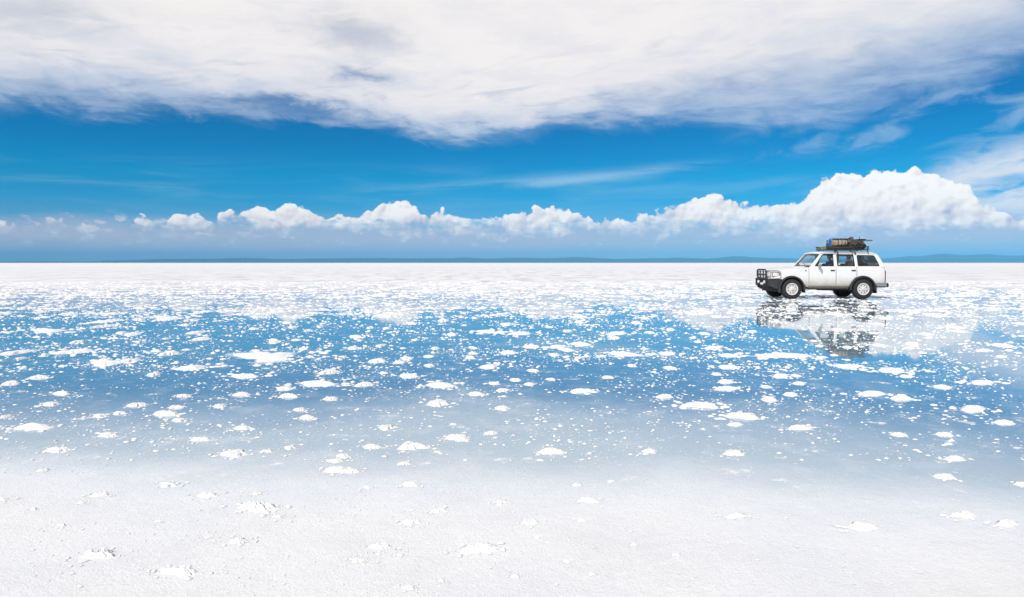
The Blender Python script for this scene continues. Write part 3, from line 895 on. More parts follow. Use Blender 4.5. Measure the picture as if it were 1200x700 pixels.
# doors: skins a few millimetres proud with black tubes round them drawing the shade of the gaps
def door(sa, sb, sg, name='door'):
    n = 22
    cols = [sa + (sb - sa) * i / n for i in range(n + 1)]
    d = MB()
    def skin(u, w):
        s = cols[round(u * n)]; zb = max(.505, bottom_z(s, .535)); z = zb + (1.282 - zb) * w
        lift = .009 if (0 < u < 1 and 0 < w < 1) else .0005
        return (s + s0, sg * (width(z) * plan(s) + lift), z)
    d.grid(skin, n + 1, 13, flip=sg > 0)
    o_ = d.build(name, M['paint'], car, angle=50)
    return o_
def seam(pts, sg):
    b_ = MB(); b_.tube([(s + s0, sg * (width(z) * plan(s) + .001), z) for s, z in pts], .008, 5); return b_
for sg in (-1, 1):
    fd = door(.70, 1.765, sg); rd = door(1.79, 2.60, sg)
    for dd, sa, sb in ((fd, .70, 1.765), (rd, 1.79, 2.60)):
        sm_ = MB()
        outline = [(sa - .012, 1.275), (sa - .012, .50), (min(sb, 2.34) + .012, .495)]
        if sb > 2: outline += [(2.30, .60), (2.38, .70), (2.46, .80), (2.60, .885), (2.612, 1.0)]
        outline += [(sb + .012, 1.275)]
        pts = []
        for a_, b_ in zip(outline, outline[1:]):
            pts += [(a_[0] + (b_[0] - a_[0]) * k / 5, a_[1] + (b_[1] - a_[1]) * k / 5) for k in range(5)]
        pts.append(outline[-1])
        sm_.tube([(s + s0, sg * (width(z) * plan(s) + .001), z) for s, z in pts], .007, 5)
        sm_.build('gap_shade', M['black'], dd)  # black tube standing in for the shade in the door gap
        hx_ = sb - .13
        MB().box((hx_ - .085 + s0, min(sg * .902, sg * .935), 1.115), (hx_ + .085 + s0, max(sg * .902, sg * .935), 1.162), .012).build('handle', M['black'], dd)
    # windows: rubber frame + pane
    for key, dd in (('front', fd), ('rear', rd), ('quarter', None)):
        lp = WIN[key]; par = dd or car
        n_ = len(lp); cxx = sum(q[0] for q in lp) / n_; czz = sum(q[1] for q in lp) / n_
        def shrink(q, k): return (q[0] + k * max(-1, min(1, (cxx - q[0]) / .12)), q[1] + k * max(-1, min(1, (czz - q[1]) / .10)))
        loops_ = [[(*shrink(q, k), d) for q in lp] for k, d in ((-.006, -.02), (-.006, .006), (.022, .006), (.026, -.02))]
        rg = MB(); rg.v = [(x + s0, sg * (width(z) - .004 + d), z) for L_ in loops_ for x, z, d in L_]
        rg.f = [(a * n_ + i, ((a + 1) % 4) * n_ + i, ((a + 1) % 4) * n_ + (i + 1) % n_, a * n_ + (i + 1) % n_) for a in range(4) for i in range(n_)]
        rg.build('window_frame', M['black'], par)
        pn = MB(); inner = [shrink(q, .01) for q in lp]
        pn.v = [(x + s0, sg * (width(z) - .016 + d), z) for d in (0, -.005) for x, z in inner]
        pn.f = [tuple(range(n_)), tuple(range(n_, 2 * n_))[::-1]] + [(i, (i + 1) % n_, n_ + (i + 1) % n_, n_ + i) for i in range(n_)]
        pn.build('window', M['glass_dark' if key == 'quarter' else 'glass'], par, smooth=False)
    if sg < 0:
        MB().tube([(1.30 + s0, sg * .80, 1.775), (1.72 + s0, sg * .778, 1.792)], .02, 6).build('rain_visor', M['black'], fd)
    # mirror
    mr = MB().box((1.02 + s0, min(sg * .93, sg * 1.12), 1.25), (1.10 + s0, max(sg * .93, sg * 1.12), 1.40), .03)
    mr.tube([(1.06 + s0, sg * .87, 1.30), (1.06 + s0, sg * .96, 1.31)], .02, 6)
    mr.build('mirror', M['chrome'], car)
    # wheel arch flares
    for c in (0, 2 * AX):
        fl = MB()
        a0, a1 = (R(-8), R(196)) if c == 0 else (R(-6), R(184))
        def flare(u, w, c=c, sg=sg, a0=a0, a1=a1):
            a = a0 + (a1 - a0) * u
            rr, yy = [(.455, .80), (.462, .945), (.475, .957), (.518, .952), (.534, .925), (.538, .86)][round(w * 5)]
            z = .395 + rr * math.sin(a); x = c + rr * math.cos(a)
            return (x + s0, sg * (yy - .0), z)
        fl.grid(flare, 40, 6, flip=sg < 0)
        fl.build('arch_flare', M['black'], car)
        wl = MB().lathe([(.49, sg * .35), (.49, sg * .86)], (c + s0, 0, .40), 'y', 24, R(-12), R(192))
        wl.add([(c + s0 + .5 * math.cos(a), sg * .35, .40 + .5 * math.sin(a)) for a in np.linspace(R(-12), R(192), 16)], [tuple(range(16))])
        wl.build('wheel_well', M['under'], car)
        # mud flap
        mx0 = c + (.515 if c == 0 else .52)
        MB().box((mx0 + s0, min(sg * .62, sg * .93), .22 if c else .25), (mx0 + .022 + s0, max(sg * .62, sg * .93), .56), .006).build('mud_flap', M['black'], car)
    # side step
    MB().tube([(.60 + s0, sg * .86, .47), (.66 + s0, sg * .93, .405), (2.22 + s0, sg * .93, .405), (2.30 + s0, sg * .86, .46)], .028, 8).build('side_step', M['under'], car)
# fuel/side marker
MB().box((.53 + s0, -.915, 1.115), (.60 + s0, -.902, 1.145), .004).build('side_marker', M['steel_black'], car)

# glazing front and back
def ws(u, w):
    yy = 2 * w - 1; f = yy * yy
    b_ = (.80 - .16 * (1 - f), 1.275 + .03 * (1 - f)); t_ = (1.215 - .05 * (1 - f), 1.805 + .02 * (1 - f))
    h_ = .86 + (.725 - .86) * u
    return (b_[0] + (t_[0] - b_[0]) * u + s0, yy * h_, b_[1] + (t_[1] - b_[1]) * u)
MB().grid(ws, 8, 15).build('windscreen', M['glass_front'], car)
cl = MB().tube([ws(0, w) for w in np.linspace(0, 1, 15)], .018, 6); cl.tube([ws(1, w) for w in np.linspace(0.02, .98, 15)], .014, 6)
cl.build('windscreen_seal', M['black'], car)
wp = MB()
for y0 in (-.55, .05):
    p0 = Vector(ws(.03, .5 + y0 / 1.72)); p1 = Vector(ws(.30, .5 + (y0 + .45) / 1.6))
    wp.tube([p0 + Vector((-.03, 0, .02)), p0 * .5 + p1 * .5 + Vector((-.025, 0, .025)), p1 + Vector((-.015, 0, .015))], .009, 5)
wp.build('wiper', M['black'], car)
vs, fs = fill([offset_poly(RW, .004)], .006)
MB().add([(rear_s(z) - .01 + d + s0, y, z) for y, z, d in vs], fs).build('rear_window', M['glass_dark'], car, smooth=False)

# nose details
gr = MB().box((-.935 + s0, -.42, .86), (-.895 + s0, .42, 1.07), .01)
for k in range(5):
    gr.box((-.95 + s0, -.41, .875 + .042 * k), (-.93 + s0, .41, .892 + .042 * k), .003)
gr.build('grille', M['white_plastic'], car)
for sg in (-1, 1):
    hl = MB().box((-.93 + s0, min(sg * .44, sg * .76), .895), (-.86 + s0, max(sg * .44, sg * .76), 1.085), .02)
    h_o = hl.build('headlight', M['lens'], car)
    bz = MB().tube([(-.932 + s0, sg * y, z) for y, z in rounded([(.43, .885), (.775, .885), (.775, 1.095), (.43, 1.095)], .03)], .012, 6, True)
    bz.build('bezel', M['chrome'], h_o)
    # wrap-round corner lamp with dark surround
    c2 = MB().grid(lambda u, w: (-.855 + .34 * u + s0, sg * (width(.9 + .17 * w) * plan(-.855 + .34 * u) + .012), .90 + .17 * w - (.02 * u if w > .5 else 0)), 8, 4)
    cl_o = c2.build('corner_lamp', M['lens'], car)
    ed = [(-.855, .892), (-.51, .895), (-.50, .97), (-.51, 1.055), (-.855, 1.078)]
    MB().tube([(s + s0, sg * (width(z) * plan(s) + .014), z) for s, z in rounded(ed, .02)], .013, 6, True).build('bezel', M['steel_black'], cl_o)
    MB().grid(lambda u, w: (-.82 + .20 * u + s0, sg * (width(.84) * plan(-.82 + .2 * u) + .006), .825 + .05 * w), 4, 3).build('indicator', M['amber'], car)
    # tail light
    MB().box((3.735 + s0, min(sg * .80, sg * .862), .80), (3.795 + s0, max(sg * .80, sg * .862), 1.12), .012).build('tail_light', M['red'], car)

# steel front bumper with wings, skid plate, bull bar
bp = MB().box((-.95 + s0, -.72, .50), (-.85 + s0, .72, .80), .02)
for sg in (-1, 1):
    vs, fs = fill([rounded([(-.98, .52), (-.60, .40), (-.46, .44), (-.445, .60), (-.40, .80), (-.98, .80)], .02)], .10, .01, 1)
    bp.add([(x + s0, sg * (.884 - .10 * max(0, (-.55 - x) / .43) ** 1.6 + d), z) for x, z, d in vs], fs)
    bp.box((-.94 + s0, min(sg * .66, sg * .78), .51), (-.86 + s0, max(sg * .66, sg * .78), .795), .02)
    bp.box((-.97 + s0, min(sg * .70, sg * .90), .775), (-.42 + s0, max(sg * .70, sg * .88), .806), .01)
bp.build('front_bumper', M['steel_black'], car)
sk = MB()
for sg in (-1, 1):
    sk.add([(-.93 + s0, sg * .74, .515), (-.50 + s0, sg * .90, .395), (-.50 + s0, sg * .60, .27), (-.95 + s0, sg * .55, .42)], [(0, 1, 2, 3)])
sk.add([(-.94 + s0, -.74, .50), (-.94 + s0, .74, .50), (-.55 + s0, .58, .28), (-.55 + s0, -.58, .28)], [(0, 1, 2, 3)])
sk.build('skid_plate', M['under'], car, smooth=False)
bb = MB()
hoop = rounded([(-.47, .52), (-.47, 1.165), (.47, 1.165), (.47, .52)], .10)
bb.tube([(-.95 - .04 * (z - .5) + s0, y, z) for y, z in hoop], .034, 8)
for y in (-.17, .17):
    bb.tube([(-.95 - .04 * (z - .5) + s0, y, z) for z in (.52, .80, 1.165)], .028, 8)
for z in (.97, .80):
    bb.tube([(-.95 - .04 * (z - .5) + s0, y, z) for y in (-.47, 0, .47)], .026, 8)
for y in (-.47, .47):                       # broad uprights
    bb.box((-1.00 + s0, y - .028, .50), (-.88 + s0, y + .028, .86), .01)
    bb.box((-1.01 + s0, y - .022, .82), (-.93 + s0, y + .022, 1.16), .01)
b_o = bb.build('bull_bar', M['steel_black'], car)
lg = MB()
for sg in (-1, 1):
    lg.tube([(-.985 + s0, sg * .47, 1.13), (-.97 + s0, sg * .66, 1.135), (-.92 + s0, sg * .86, 1.135), (-.58 + s0, sg * .945, 1.125), (-.47 + s0, sg * .95, 1.08),
             (-.46 + s0, sg * .95, .93), (-.56 + s0, sg * .945, .865), (-.84 + s0, sg * .89, .83)], .019, 7)
lg.build('headlight_guard', M['chrome'], car)
for y in (-.32, .32):
    lp_ = MB().lathe([(0, -.05), (.05, -.042), (.068, -.01), (.07, .02), (.06, .05), (.0, .06)], (-1.0 + s0, y, .66), 'x', 20)
    d_o = lp_.build('driving_lamp', M['lens'], car)
MB().box((-.975 + s0, -.16, .55), (-.955 + s0, .16, .63), .004).build('number_plate', M['white_plastic'], car)

# rear bumper, hitch, underside
rb = MB()
rb.grid(lambda u, w: ((3.36 + (3.885 - 3.36) * min(1, u * 3)) + s0 if u < .33 else ((3.885 + .02 * math.sin((u - .33) / .34 * math.pi)) + s0 if u < .67 else 3.36 + (3.885 - 3.36) * min(1, (1 - u) * 3) + s0),
                      (-.905 + .03 * min(1, u * 3) if u < .33 else (-.875 + 1.75 * (u - .33) / .34 if u < .67 else .905 - .03 * min(1, (1 - u) * 3))),
                      .47 + .17 * w - .0), 31, 4)
rb.grid(lambda u, w: (3.40 + .49 * u + s0, -.885 + 1.77 * w, .64 + .002), 4, 8); rb.grid(lambda u, w: (3.40 + .49 * u + s0, -.885 + 1.77 * w, .47), 4, 8)
r_o = rb.build('rear_bumper', M['chrome'], car)
for sg in (-1, 1):
    MB().box((3.80 + s0, min(sg * .78, sg * .90), .46), (3.90 + s0, max(sg * .78, sg * .90), .635), .04).build('end_cap', M['black'], r_o)
    MB().box((3.40 + s0, min(sg * .88, sg * .915), .455), (3.76 + s0, max(sg * .88, sg * .915), .50), .01).build('trim_strip', M['black'], r_o)
un = MB().box((-.75 + s0, -.60, .36), (3.55 + s0, .60, .56), .02)
un.box((.5 + s0, -.84, .44), (2.35 + s0, .84, .62))
for c in (0, 2 * AX):
    un.tube([(c + s0, -.70, .395), (c + s0, .70, .395)], .06, 10); un.lathe([(0, -.15), (.13, -.1), (.15, 0), (.13, .1), (0, .15)], (c + s0, .1, .38), 'y', 12)
un.tube([(1.2 + s0, -.45, .36), (2.6 + s0, -.5, .34), (3.5 + s0, -.55, .36)], .035, 7)
un.tube([(3.40 + s0, -.70, .30), (3.46 + s0, -.70, .36), (3.47 + s0, -.70, .50)], .03, 6)
un.build('chassis', M['under'], car)

# cabin
cb = MB().box((.55 + s0, -.83, .60), (3.70 + s0, .83, .66))
for sg in (-1, 1):
    cb.box((.80 + s0, min(sg * .80, sg * .845), .62), (3.66 + s0, max(sg * .80, sg * .845), 1.285), .01)
cb.build('cabin_lining', M['interior'], car)
ds = MB().grid(lambda u, w: (.66 + .42 * u + s0 + .10 * (2 * w - 1) ** 2 * (1 - u), -.82 + 1.64 * w, 1.255 + .02 * math.sin(u * 3) - .18 * max(0, u - .8) * 5 * .3), 6, 10)
ds.box((1.0 + s0, -.80, .85), (1.12 + s0, .80, 1.235), .03)
ds.build('dashboard', M['interior'], car)
swl = MB()
ctr = Vector((1.23 + s0, -.39, 1.17)); axm = Matrix.Rotation(R(-62), 4, 'Y')
ring = [ctr + axm @ Vector((.185 * math.cos(a), .185 * math.sin(a), 0)) for a in np.linspace(0, 2 * math.pi, 24, endpoint=False)]
swl.tube(ring, .014, 7, True)
for a in (0.4, 2.5, 4.7):
    swl.tube([ctr, ctr + axm @ Vector((.18 * math.cos(a), .18 * math.sin(a), 0))], .014, 6)
swl.tube([ctr, ctr + Vector((-.18, 0, -.08))], .03, 8)
swl.build('steering_wheel', M['black'], car)
def seat(x, y, w, head=True):
    b_ = MB().box((x - .02, y - w / 2, .82), (x + .50, y + w / 2, .98), .05)
    q = MB().box((-.06, -w / 2, 0), (.07, w / 2, .50), .05).xf(Matrix.Translation((x + .50, y, .93)) @ Matrix.Rotation(R(14), 4, 'Y'))
    b_.add(q.v, q.f)
    if head:
        for hy in ([0] if w < .7 else [-w * .3, w * .3]):
            q = MB().box((-.045, -.11, .56), (.045, .11, .72), .04); q.tube([(0, -.05, .5), (0, -.05, .65)], .012, 6); q.tube([(0, .05, .5), (0, .05, .65)], .012, 6)
            q.xf(Matrix.Translation((x + .50, y + hy, .93)) @ Matrix.Rotation(R(12), 4, 'Y')); b_.add(q.v, q.f)
    b_.box((x, y - w * .4, .62), (x + .42, y + w * .4, .84), .01)
    return b_.build('seat', M['interior'], car)
seat(1.33 + s0, -.40, .50); seat(1.33 + s0, .40, .50, False); seat(2.12 + s0, 0, 1.36, False)
seat(2.98 + s0, .42, .5, False)

# wheels
def wheel(cx, sg):
    hub = MB().lathe([(0, .10), (.13, .10), (.17, .07), (.19, -.08), (0, -.08)], seg=24)
    tyre = MB().lathe([(.205, .115), (.225, .135), (.29, .142), (.345, .138), (.375, .122), (.389, .095), (.395, .06), (.395, -.06), (.389, -.095), (.375, -.122), (.345, -.138), (.29, -.142), (.225, -.135), (.205, -.115), (.195, -.11), (.195, .11), (.205, .115)], seg=56)
    for k in range(44):                     # tread blocks on the shoulders
        a = 2 * math.pi * k / 44
        for yy in (-.085, .085):
            q = MB().box((.383, yy - .045, -.016), (.402, yy + .045, .016), .003).xf(Matrix.Rotation(a + (.07 if yy > 0 else 0), 4, 'Y')); tyre.add(q.v, q.f)
    lip = MB().lathe([(.202, .128), (.222, .140), (.240, .140), (.246, .132), (.238, .12), (.190, .05), (.190, -.10), (.20, -.11)], seg=40)
    outer = [(.207 * math.cos(2 * math.pi * k / 48), .203 * math.sin(2 * math.pi * k / 48)) for k in range(48)]
    holes = []
    for k in range(8):
        a = 2 * math.pi * (k + .5) / 8
        holes.append([(.140 * math.cos(a) + .026 * math.cos(b_) * math.cos(a) - .020 * math.sin(b_) * math.sin(a),
                       .140 * math.sin(a) + .026 * math.cos(b_) * math.sin(a) + .020 * math.sin(b_) * math.cos(a)) for b_ in [2 * math.pi * j / 10 for j in range(10)]])
    vs, fs = fill([outer] + holes, .012, .002, 1)
    lip.add([(x,   .112 + d + .014 * math.cos(min(1, math.hypot(x, z) / .2) * math.pi), z) for x, z, d in vs], fs)
    lip.lathe([(0, .155), (.035, .155), (.05, .145), (.055, .11)], seg=18)
    for q in (hub, tyre, lip):
        q.fn(lambda x, y, z: (x + cx, (y if sg > 0 else -y) + sg * .80, z + .395))
    h = hub.build('wheel', M['under'], car)
    tyre.build('tyre', M['rubber'], h, angle=30); lip.build('rim', M['rim'], h, angle=30)
for c in (-AX, AX):
    for sg in (-1, 1):
        wheel(c, sg)

# pull the nose in: the front of this jeep is short and rounded in plan
for o_ in [q for q in bpy.data.objects if q.type == 'MESH' and q.name.split('.')[0] in ('body', 'grille', 'headlight', 'bezel', 'corner_lamp', 'indicator', 'front_bumper', 'skid_plate', 'bull_bar', 'headlight_guard', 'driving_lamp', 'number_plate')]:
    for q in o_.data.vertices:
        k0 = -.62 + s0
        if q.co.x < k0: q.co.x = k0 + (q.co.x - k0) * .72
        if q.co.x < k0: q.co.x += .05 * max(0, abs(q.co.y) - .45) / .45 * min(1, (k0 - q.co.x) / .15)

# roof rack
RZ, RT = 1.975, 2.095
ra, rbk = 1.62, 3.27
rk = MB()
def loop(z, inset=0.0):
    return [(x + s0, y, z) for x, y in rounded([(ra + inset, -.66 + inset), (rbk - inset, -.66 + inset), (rbk - inset, .66 - inset), (ra + inset, .66 - inset)], .14, 5)]
rk.tube(loop(RZ), .019, 7, True); rk.tube(loop(RT), .019, 7, True); rk.tube(loop((RZ + RT) / 2), .010, 6, True)
for s in np.linspace(ra + .12, rbk - .12, 6):
    for y in (-.66, .66):
        rk.tube([(s + s0, y, RZ), (s + s0, y, RT)], .012, 6)
for y in np.linspace(-.5, .5, 4):
    for s in (ra, rbk):
        rk.tube([(s + s0, y, RZ), (s + s0, y, RT)], .012, 6)
for s in np.linspace(ra + .1, rbk - .1, 12):
    rk.tube([(s + s0, -.66, RZ), (s + s0, .66, RZ)], .011, 6)
for y in (-.35, 0, .35):
    rk.tube([(ra + s0, y, RZ - .012), (rbk + s0, y, RZ - .012)], .013, 6)
rack = rk.build('roof_rack', M['steel_black'], car)
for s in (1.80, 2.50, 3.13):
    for sg in (-1, 1):
        lgk = MB().tube([(s + s0, sg * .66, RZ), (s + s0, sg * .70, 1.93), (s + s0, sg * .765, 1.845), (s + s0, sg * .765, 1.79)], [.018, .022, .024, .02], 7)
        lgk.build('rack_foot', M['steel_black'], rack)
for s in (1.90, 2.60):                      # webbing straps over the gutter
    MB().add([(s + d + s0, y, z) for d in (-.03, .03) for y, z in ((-.66, 1.98), (-.70, 1.90), (-.785, 1.83), (-.785, 1.775))] +
             [(s + d + s0, y - .004, z) for d in (-.03, .03) for y, z in ((-.66, 1.98), (-.70, 1.90), (-.785, 1.83), (-.785, 1.775))],
             [(0, 1, 5, 4), (1, 2, 6, 5), (2, 3, 7, 6), (8, 12, 13, 9), (9, 13, 14, 10), (10, 14, 15, 11)]).build('strap', M['dark_bag'], rack)
aerial = None


# ------------------------------------------------------------------ cargo on the rack (each its own thing, standing on the rack slats)
TOPZ = RZ + .012
def W3(x, y, z): return Vector((x + CX, y + CY, z))


def lumpy(mb, seed, amp, sc_):
    o3 = Vector((seed * 7.3, seed * 3.1, 0)); rs = []
    for p in mb.v:
        q = Vector(p); n = mnoise.fractal(q * sc_ + o3, .8, 2, 3)
        c = Vector((0, 0, q.z)) if False else Vector((q.x, 0, 0))
        rs.append(tuple(q + Vector((0.3 * n, n, n)) * amp))
    mb.v = rs; return mb


def roll(L, ry, rz_, seed, pw=2.6, n=20, amp=.012):
    m_ = MB(); prof_ = [(0, 0.0), (.03, .72), (.10, .95), (.25, 1.0), (.5, 1.02), (.75, 1.0), (.90, .95), (.97, .72), (1.0, 0.0)]
    us = np.interp(np.linspace(0, 1, n), np.linspace(0, 1, 9), [p[0] for p in prof_])
    def f(u, w):
        uu = us[round(u * (n - 1))]; k = float(np.interp(uu, [p[0] for p in prof_], [p[1] for p in prof_])); a = 2 * math.pi * w
        ca, sa = math.cos(a), math.sin(a)
        cx_ = math.copysign(abs(ca) ** (2 / pw), ca); sz_ = math.copysign(abs(sa) ** (2 / pw), sa)
        return ((uu - .5) * L, ry * k * cx_, rz_ * k * sz_ + rz_)
    m_.grid(f, n, 29)
    return lumpy(m_, seed, amp, 6)


def thing(name, lab, cat, x, y, z=TOPZ):
    e = empty(name, W3(x, y, z)); tag(e, lab, cat); return e


# tan bedroll with cords
x0_, zb0 = at(976, 291, -.2); x1_, zt0 = at(990.5, 281.3, -.2)
Lr, Hr = x1_ - x0_, zt0 - TOPZ - .13
bed = thing('bedroll', 'tan canvas bedroll tied with dark cords on the roof rack', 'bedroll', (x0_ + x1_) / 2, -.20, TOPZ + .13)
roll(Lr, .30, Hr / 2, 1, 3.0, 20, .014).build('canvas', M['tan'], bed)
for xx in (-.17, -.03, .11):
    cd = MB().tube([(xx + .012 * math.sin(3 * a), .308 * math.copysign(abs(math.cos(a)) ** .68, math.cos(a)), (Hr / 2 + .008) * math.copysign(abs(math.sin(a)) ** .68, math.sin(a)) + Hr / 2) for a in np.linspace(0, 2 * math.pi, 28, endpoint=False)], .011, 5, True)
    cd.build('cord', M['dark_bag'], bed)
base_ = thing('kit_bag', 'flat brown kit bag lying under the tan bedroll', 'bag', (x0_ + x1_) / 2 + .05, -.20)
roll(Lr + .30, .36, .068, 2, 3.2, 20, .008).build('bag', M['brown'], base_)
MB().tube([(-.12, -.37, .07), (-.05, -.395, .03), (.05, -.395, .03), (.12, -.37, .07)], .010, 5).build('grip', M['dark_bag'], base_)
# blue drum in front of it (towards the bonnet), with a dark top
xb, zt1 = at(974.2, 280.2, .05)
drum = thing('blue_drum', 'upright blue plastic drum peeping out ahead of the tan bedroll', 'drum', xb + .03, .05)
hd = zt1 - TOPZ
MB().lathe([(0, 0), (.125, 0), (.135, .02), (.14, .10), (.135, .12), (.14, .14), (.14, hd * .55), (.135, hd * .58), (.14, hd * .61), (.14, hd - .05), (.12, hd - .012), (.06, hd - .01), (0, hd - .012)], axis='z', seg=24).build('barrel', M['blue_plastic'], drum)
MB().lathe([(0, hd), (.05, hd), (.055, hd - .02), (.05, hd - .03)], (.04, 0, .02), 'z', 14).build('cap', M['steel_black'], drum)
# dark mat laid across bedroll top
xm0, zm = at(975.5, 280.6, -.05); xm1, _ = at(990.5, 280.6, -.05)
mat_ = thing('folded_mat', 'thin navy folded mat laid over the tan bedroll', 'mat', (xm0 + xm1) / 2, -.05, zt0 + .004)
lumpy(MB().box((-(xm1 - xm0) / 2, -.20, 0), ((xm1 - xm0) / 2, .25, .055), .02), 5, .008, 5).build('mat', M['navy'], mat_)
# small dark bottle and pale jerrycan at the front end
xq, zq = at(969.4, 281.8, -.15)
bt = thing('olive_bottle', 'slim dark olive bottle standing at the front of the rack', 'bottle', xq, -.15)
hb = zq - TOPZ
MB().lathe([(0, 0), (.045, 0), (.05, .02), (.05, hd * .5), (.022, hb - .10), (.020, hb - .03), (0, hb - .03)], axis='z', seg=16).build('bottle', M['olive'], bt)
MB().lathe([(0, hb), (.026, hb), (.026, hb - .04), (0, hb - .04)], axis='z', seg=12).build('cap', M['steel_black'], bt)
xj, zj = at(966.0, 288.2, .0)
jc = thing('jerrycan', 'small pale green jerrycan lying at the front of the rack', 'jerrycan', max(xj, ra + s0 + .19) , .35)
MB().box((-.15, -.12, 0), (.15, .12, .155), .035).build('can', M['pale_green'], jc)
MB().tube([(-.10, 0, .15), (-.08, 0, .19), (.06, 0, .19), (.08, 0, .15)], .012, 6).build('grip', M['pale_green'], jc)
# dark duffel behind the bedroll
xd0, zd = at(990.6, 281.4, -.2); xd1, _ = at(1008.5, 284, -.2)
df = thing('duffel_bag', 'bulky dark brown duffel bag behind the tan bedroll', 'bag', (xd0 + xd1) / 2 + .06, -.2)
hdz = (zd - TOPZ) / 2
roll(xd1 - xd0 + .0, .31, hdz, 7, 2.3, 30, .085).build('bag', M['dark_bag'], df)
MB().tube([(-.2, -.33, hdz * 1.2), (-.14, -.37, hdz * .5), (.10, -.38, hdz * .5), (.17, -.33, hdz * 1.25)], .014, 6).build('shoulder_strap', M['brown'], df)
# brown sack beside it
sk_ = thing('brown_sack', 'sagging brown sack squeezed between the duffel and the rack rail', 'sack', (xd0 + xd1) / 2 - .10, .34)
roll(.62, .17, .17, 9, 2.2, 18, .03).build('sack', M['brown'], sk_)
MB().tube([(.30, 0, .17), (.34, .01, .18), (.38, .03, .15)], [.05, .03, .045], 8).build('neck', M['brown'], sk_)
# crumpled tarpaulin over the rear of the load
tp = thing('tarpaulin', 'crumpled dark tarpaulin bundled at the rear end of the load', 'tarpaulin', xd1 + .02, .08)
lumpy(roll(.52, .30, .15, 12, 2.0, 24, .05), 15, .035, 13).build('sheet', M['dark_bag'], tp)
MB().tube([(.05 * math.sin(a * 2), .31 * math.cos(a), .16 + .16 * math.sin(a)) for a in np.linspace(0, 2 * math.pi, 20, endpoint=False)], .010, 5, True).build('cord', M['tan'], tp)
# folded chair frame: black tube arch
fr_ = thing('chair_frame', 'folded camp chair frame, a black tube arch above the dark duffel', 'camp chair', (xd0 + xd1) / 2, -.12, zd - .02)
bx_, bz_ = fr_.location.x - CX, fr_.location.z
def loc(px, py, y=-.12):
    a, b = at(px, py, y); return (a - bx_, y + .12, b - bz_)
arch = [loc(988.6, 284.6), loc(991.5, 282.0), loc(995, 279.4), loc(998, 278.0), loc(999.3, 278.5), loc(999.8, 280.5), loc(999.9, 283.6)]
MB().tube(arch, .022, 7).build('tube', M['steel_black'], fr_)
MB().tube([(p[0] + .03, .22, p[2] - .03) for p in arch], .018, 7).build('tube', M['steel_black'], fr_)
MB().tube([arch[3], (arch[3][0] + .03, .22, arch[3][2] - .03)], .015, 6).build('tube', M['steel_black'], fr_)
# boards / shovels pointing back over the end of the load
def board(name, lab, cat, pts, w0, w1, th, y, mat, part):
    a, b = at(*pts[0], y), at(*pts[1], y)
    e = thing(name, lab, cat, a[0], y, a[1])
    d = Vector((b[0] - a[0], 0, b[1] - a[1])); L = d.length; ang = math.atan2(d.z, d.x)
    m_ = MB(); us = [0, .05, .3, .6, .8, .93, 1.0]; ww = [w0 * .7, w0, w0, w0 * .9, (w0 + w1) / 2, w1, w1 * .4]
    for k in range(len(us)):
        m_.v += [(us[k] * L, -ww[k], -th * (1 - .4 * us[k])), (us[k] * L, ww[k], -th * (1 - .4 * us[k])), (us[k] * L, ww[k], th * (1 - .4 * us[k])), (us[k] * L, -ww[k], th * (1 - .4 * us[k]))]
    for k in range(len(us) - 1):
        for j in range(4):
            l = (j + 1) % 4; m_.f.append((k * 4 + j, (k + 1) * 4 + j, (k + 1) * 4 + l, k * 4 + l))
    m_.f += [(3, 2, 1, 0), tuple(len(us) * 4 - 4 + j for j in range(4))]
    m_.xf(Matrix.Rotation(-ang, 4, 'Y')); m_.build(part, mat, e, smooth=False)
    return e
e = board('shovel', 'long weathered shovel pointing backwards on top of the load', 'shovel', ((993, 282.6), (1022.3, 282.0)), .07, .04, .045, -.30, M['wood'], 'shaft')
a = at(993, 282.6, -.30); b = at(1014.5, 282.1, -.30)
bl = MB().grid(lambda u, w: ((b[0] - a[0]) * (.45 + .5 * u), (-.12 + .24 * w) * (1 - .3 * u ** 3), (b[1] - a[1]) * (.45 + .5 * u) + .035 + .03 * (2 * w - 1) ** 2), 7, 7)
bl.build('blade', M['steel_black'], e)
board('plank', 'shorter grey plank lying under the shovel on the load', 'plank', ((991, 283.4), (1015, 281.0)), .10, .07, .04, -.02, M['wood'], 'plank_board')
a = at(1007.3, 282.5, -.02); b = at(1007.3, 276.6, -.02)
wp_ = thing('whip_aerial', 'short thin upright whip aerial standing behind the chair frame', 'aerial', a[0], -.02, a[1])
MB().tube([(0, 0, -.14), (0, 0, (b[1] - a[1]) * .5), (.004, 0, b[1] - a[1])], [.014, .012, .007], 6).build('whip', M['steel_black'], wp_)
MB().lathe([(0, 0), (.03, 0), (.03, .05), (0, .06)], (0, 0, -.14), 'z', 10).build('socket', M['black'], wp_)


# ------------------------------------------------------------------ people in the jeep
def skin_graph(verts, edges, root=0, sub=2):
    """verts: (x, y, z, radius) -> one continuous surface"""
    me = bpy.data.meshes.new('skin'); me.from_pydata([q[:3] for q in verts], edges, []); me.update()
    o = bpy.data.objects.new('skin', me); COL.objects.link(o)
    mod = o.modifiers.new('Skin', 'SKIN'); mod.use_smooth_shade = True; mod.branch_smoothing = .3
    lay = me.skin_vertices[0].data
    for i, q in enumerate(verts):
        r = q[3]; lay[i].radius = (r, r) if not isinstance(r, tuple) else r; lay[i].use_root = (i == root)
    s_ = o.modifiers.new('Sub', 'SUBSURF'); s_.levels = s_.render_levels = sub
    dg = bpy.context.evaluated_depsgraph_get(); dg.update()
    m2 = bpy.data.meshes.new_from_object(o.evaluated_get(dg))
    res = ([v_.co[:] for v_ in m2.vertices], [list(p.vertices) for p in m2.polygons])
    bpy.data.objects.remove(o); bpy.data.meshes.remove(me); bpy.data.meshes.remove(m2)
    return res


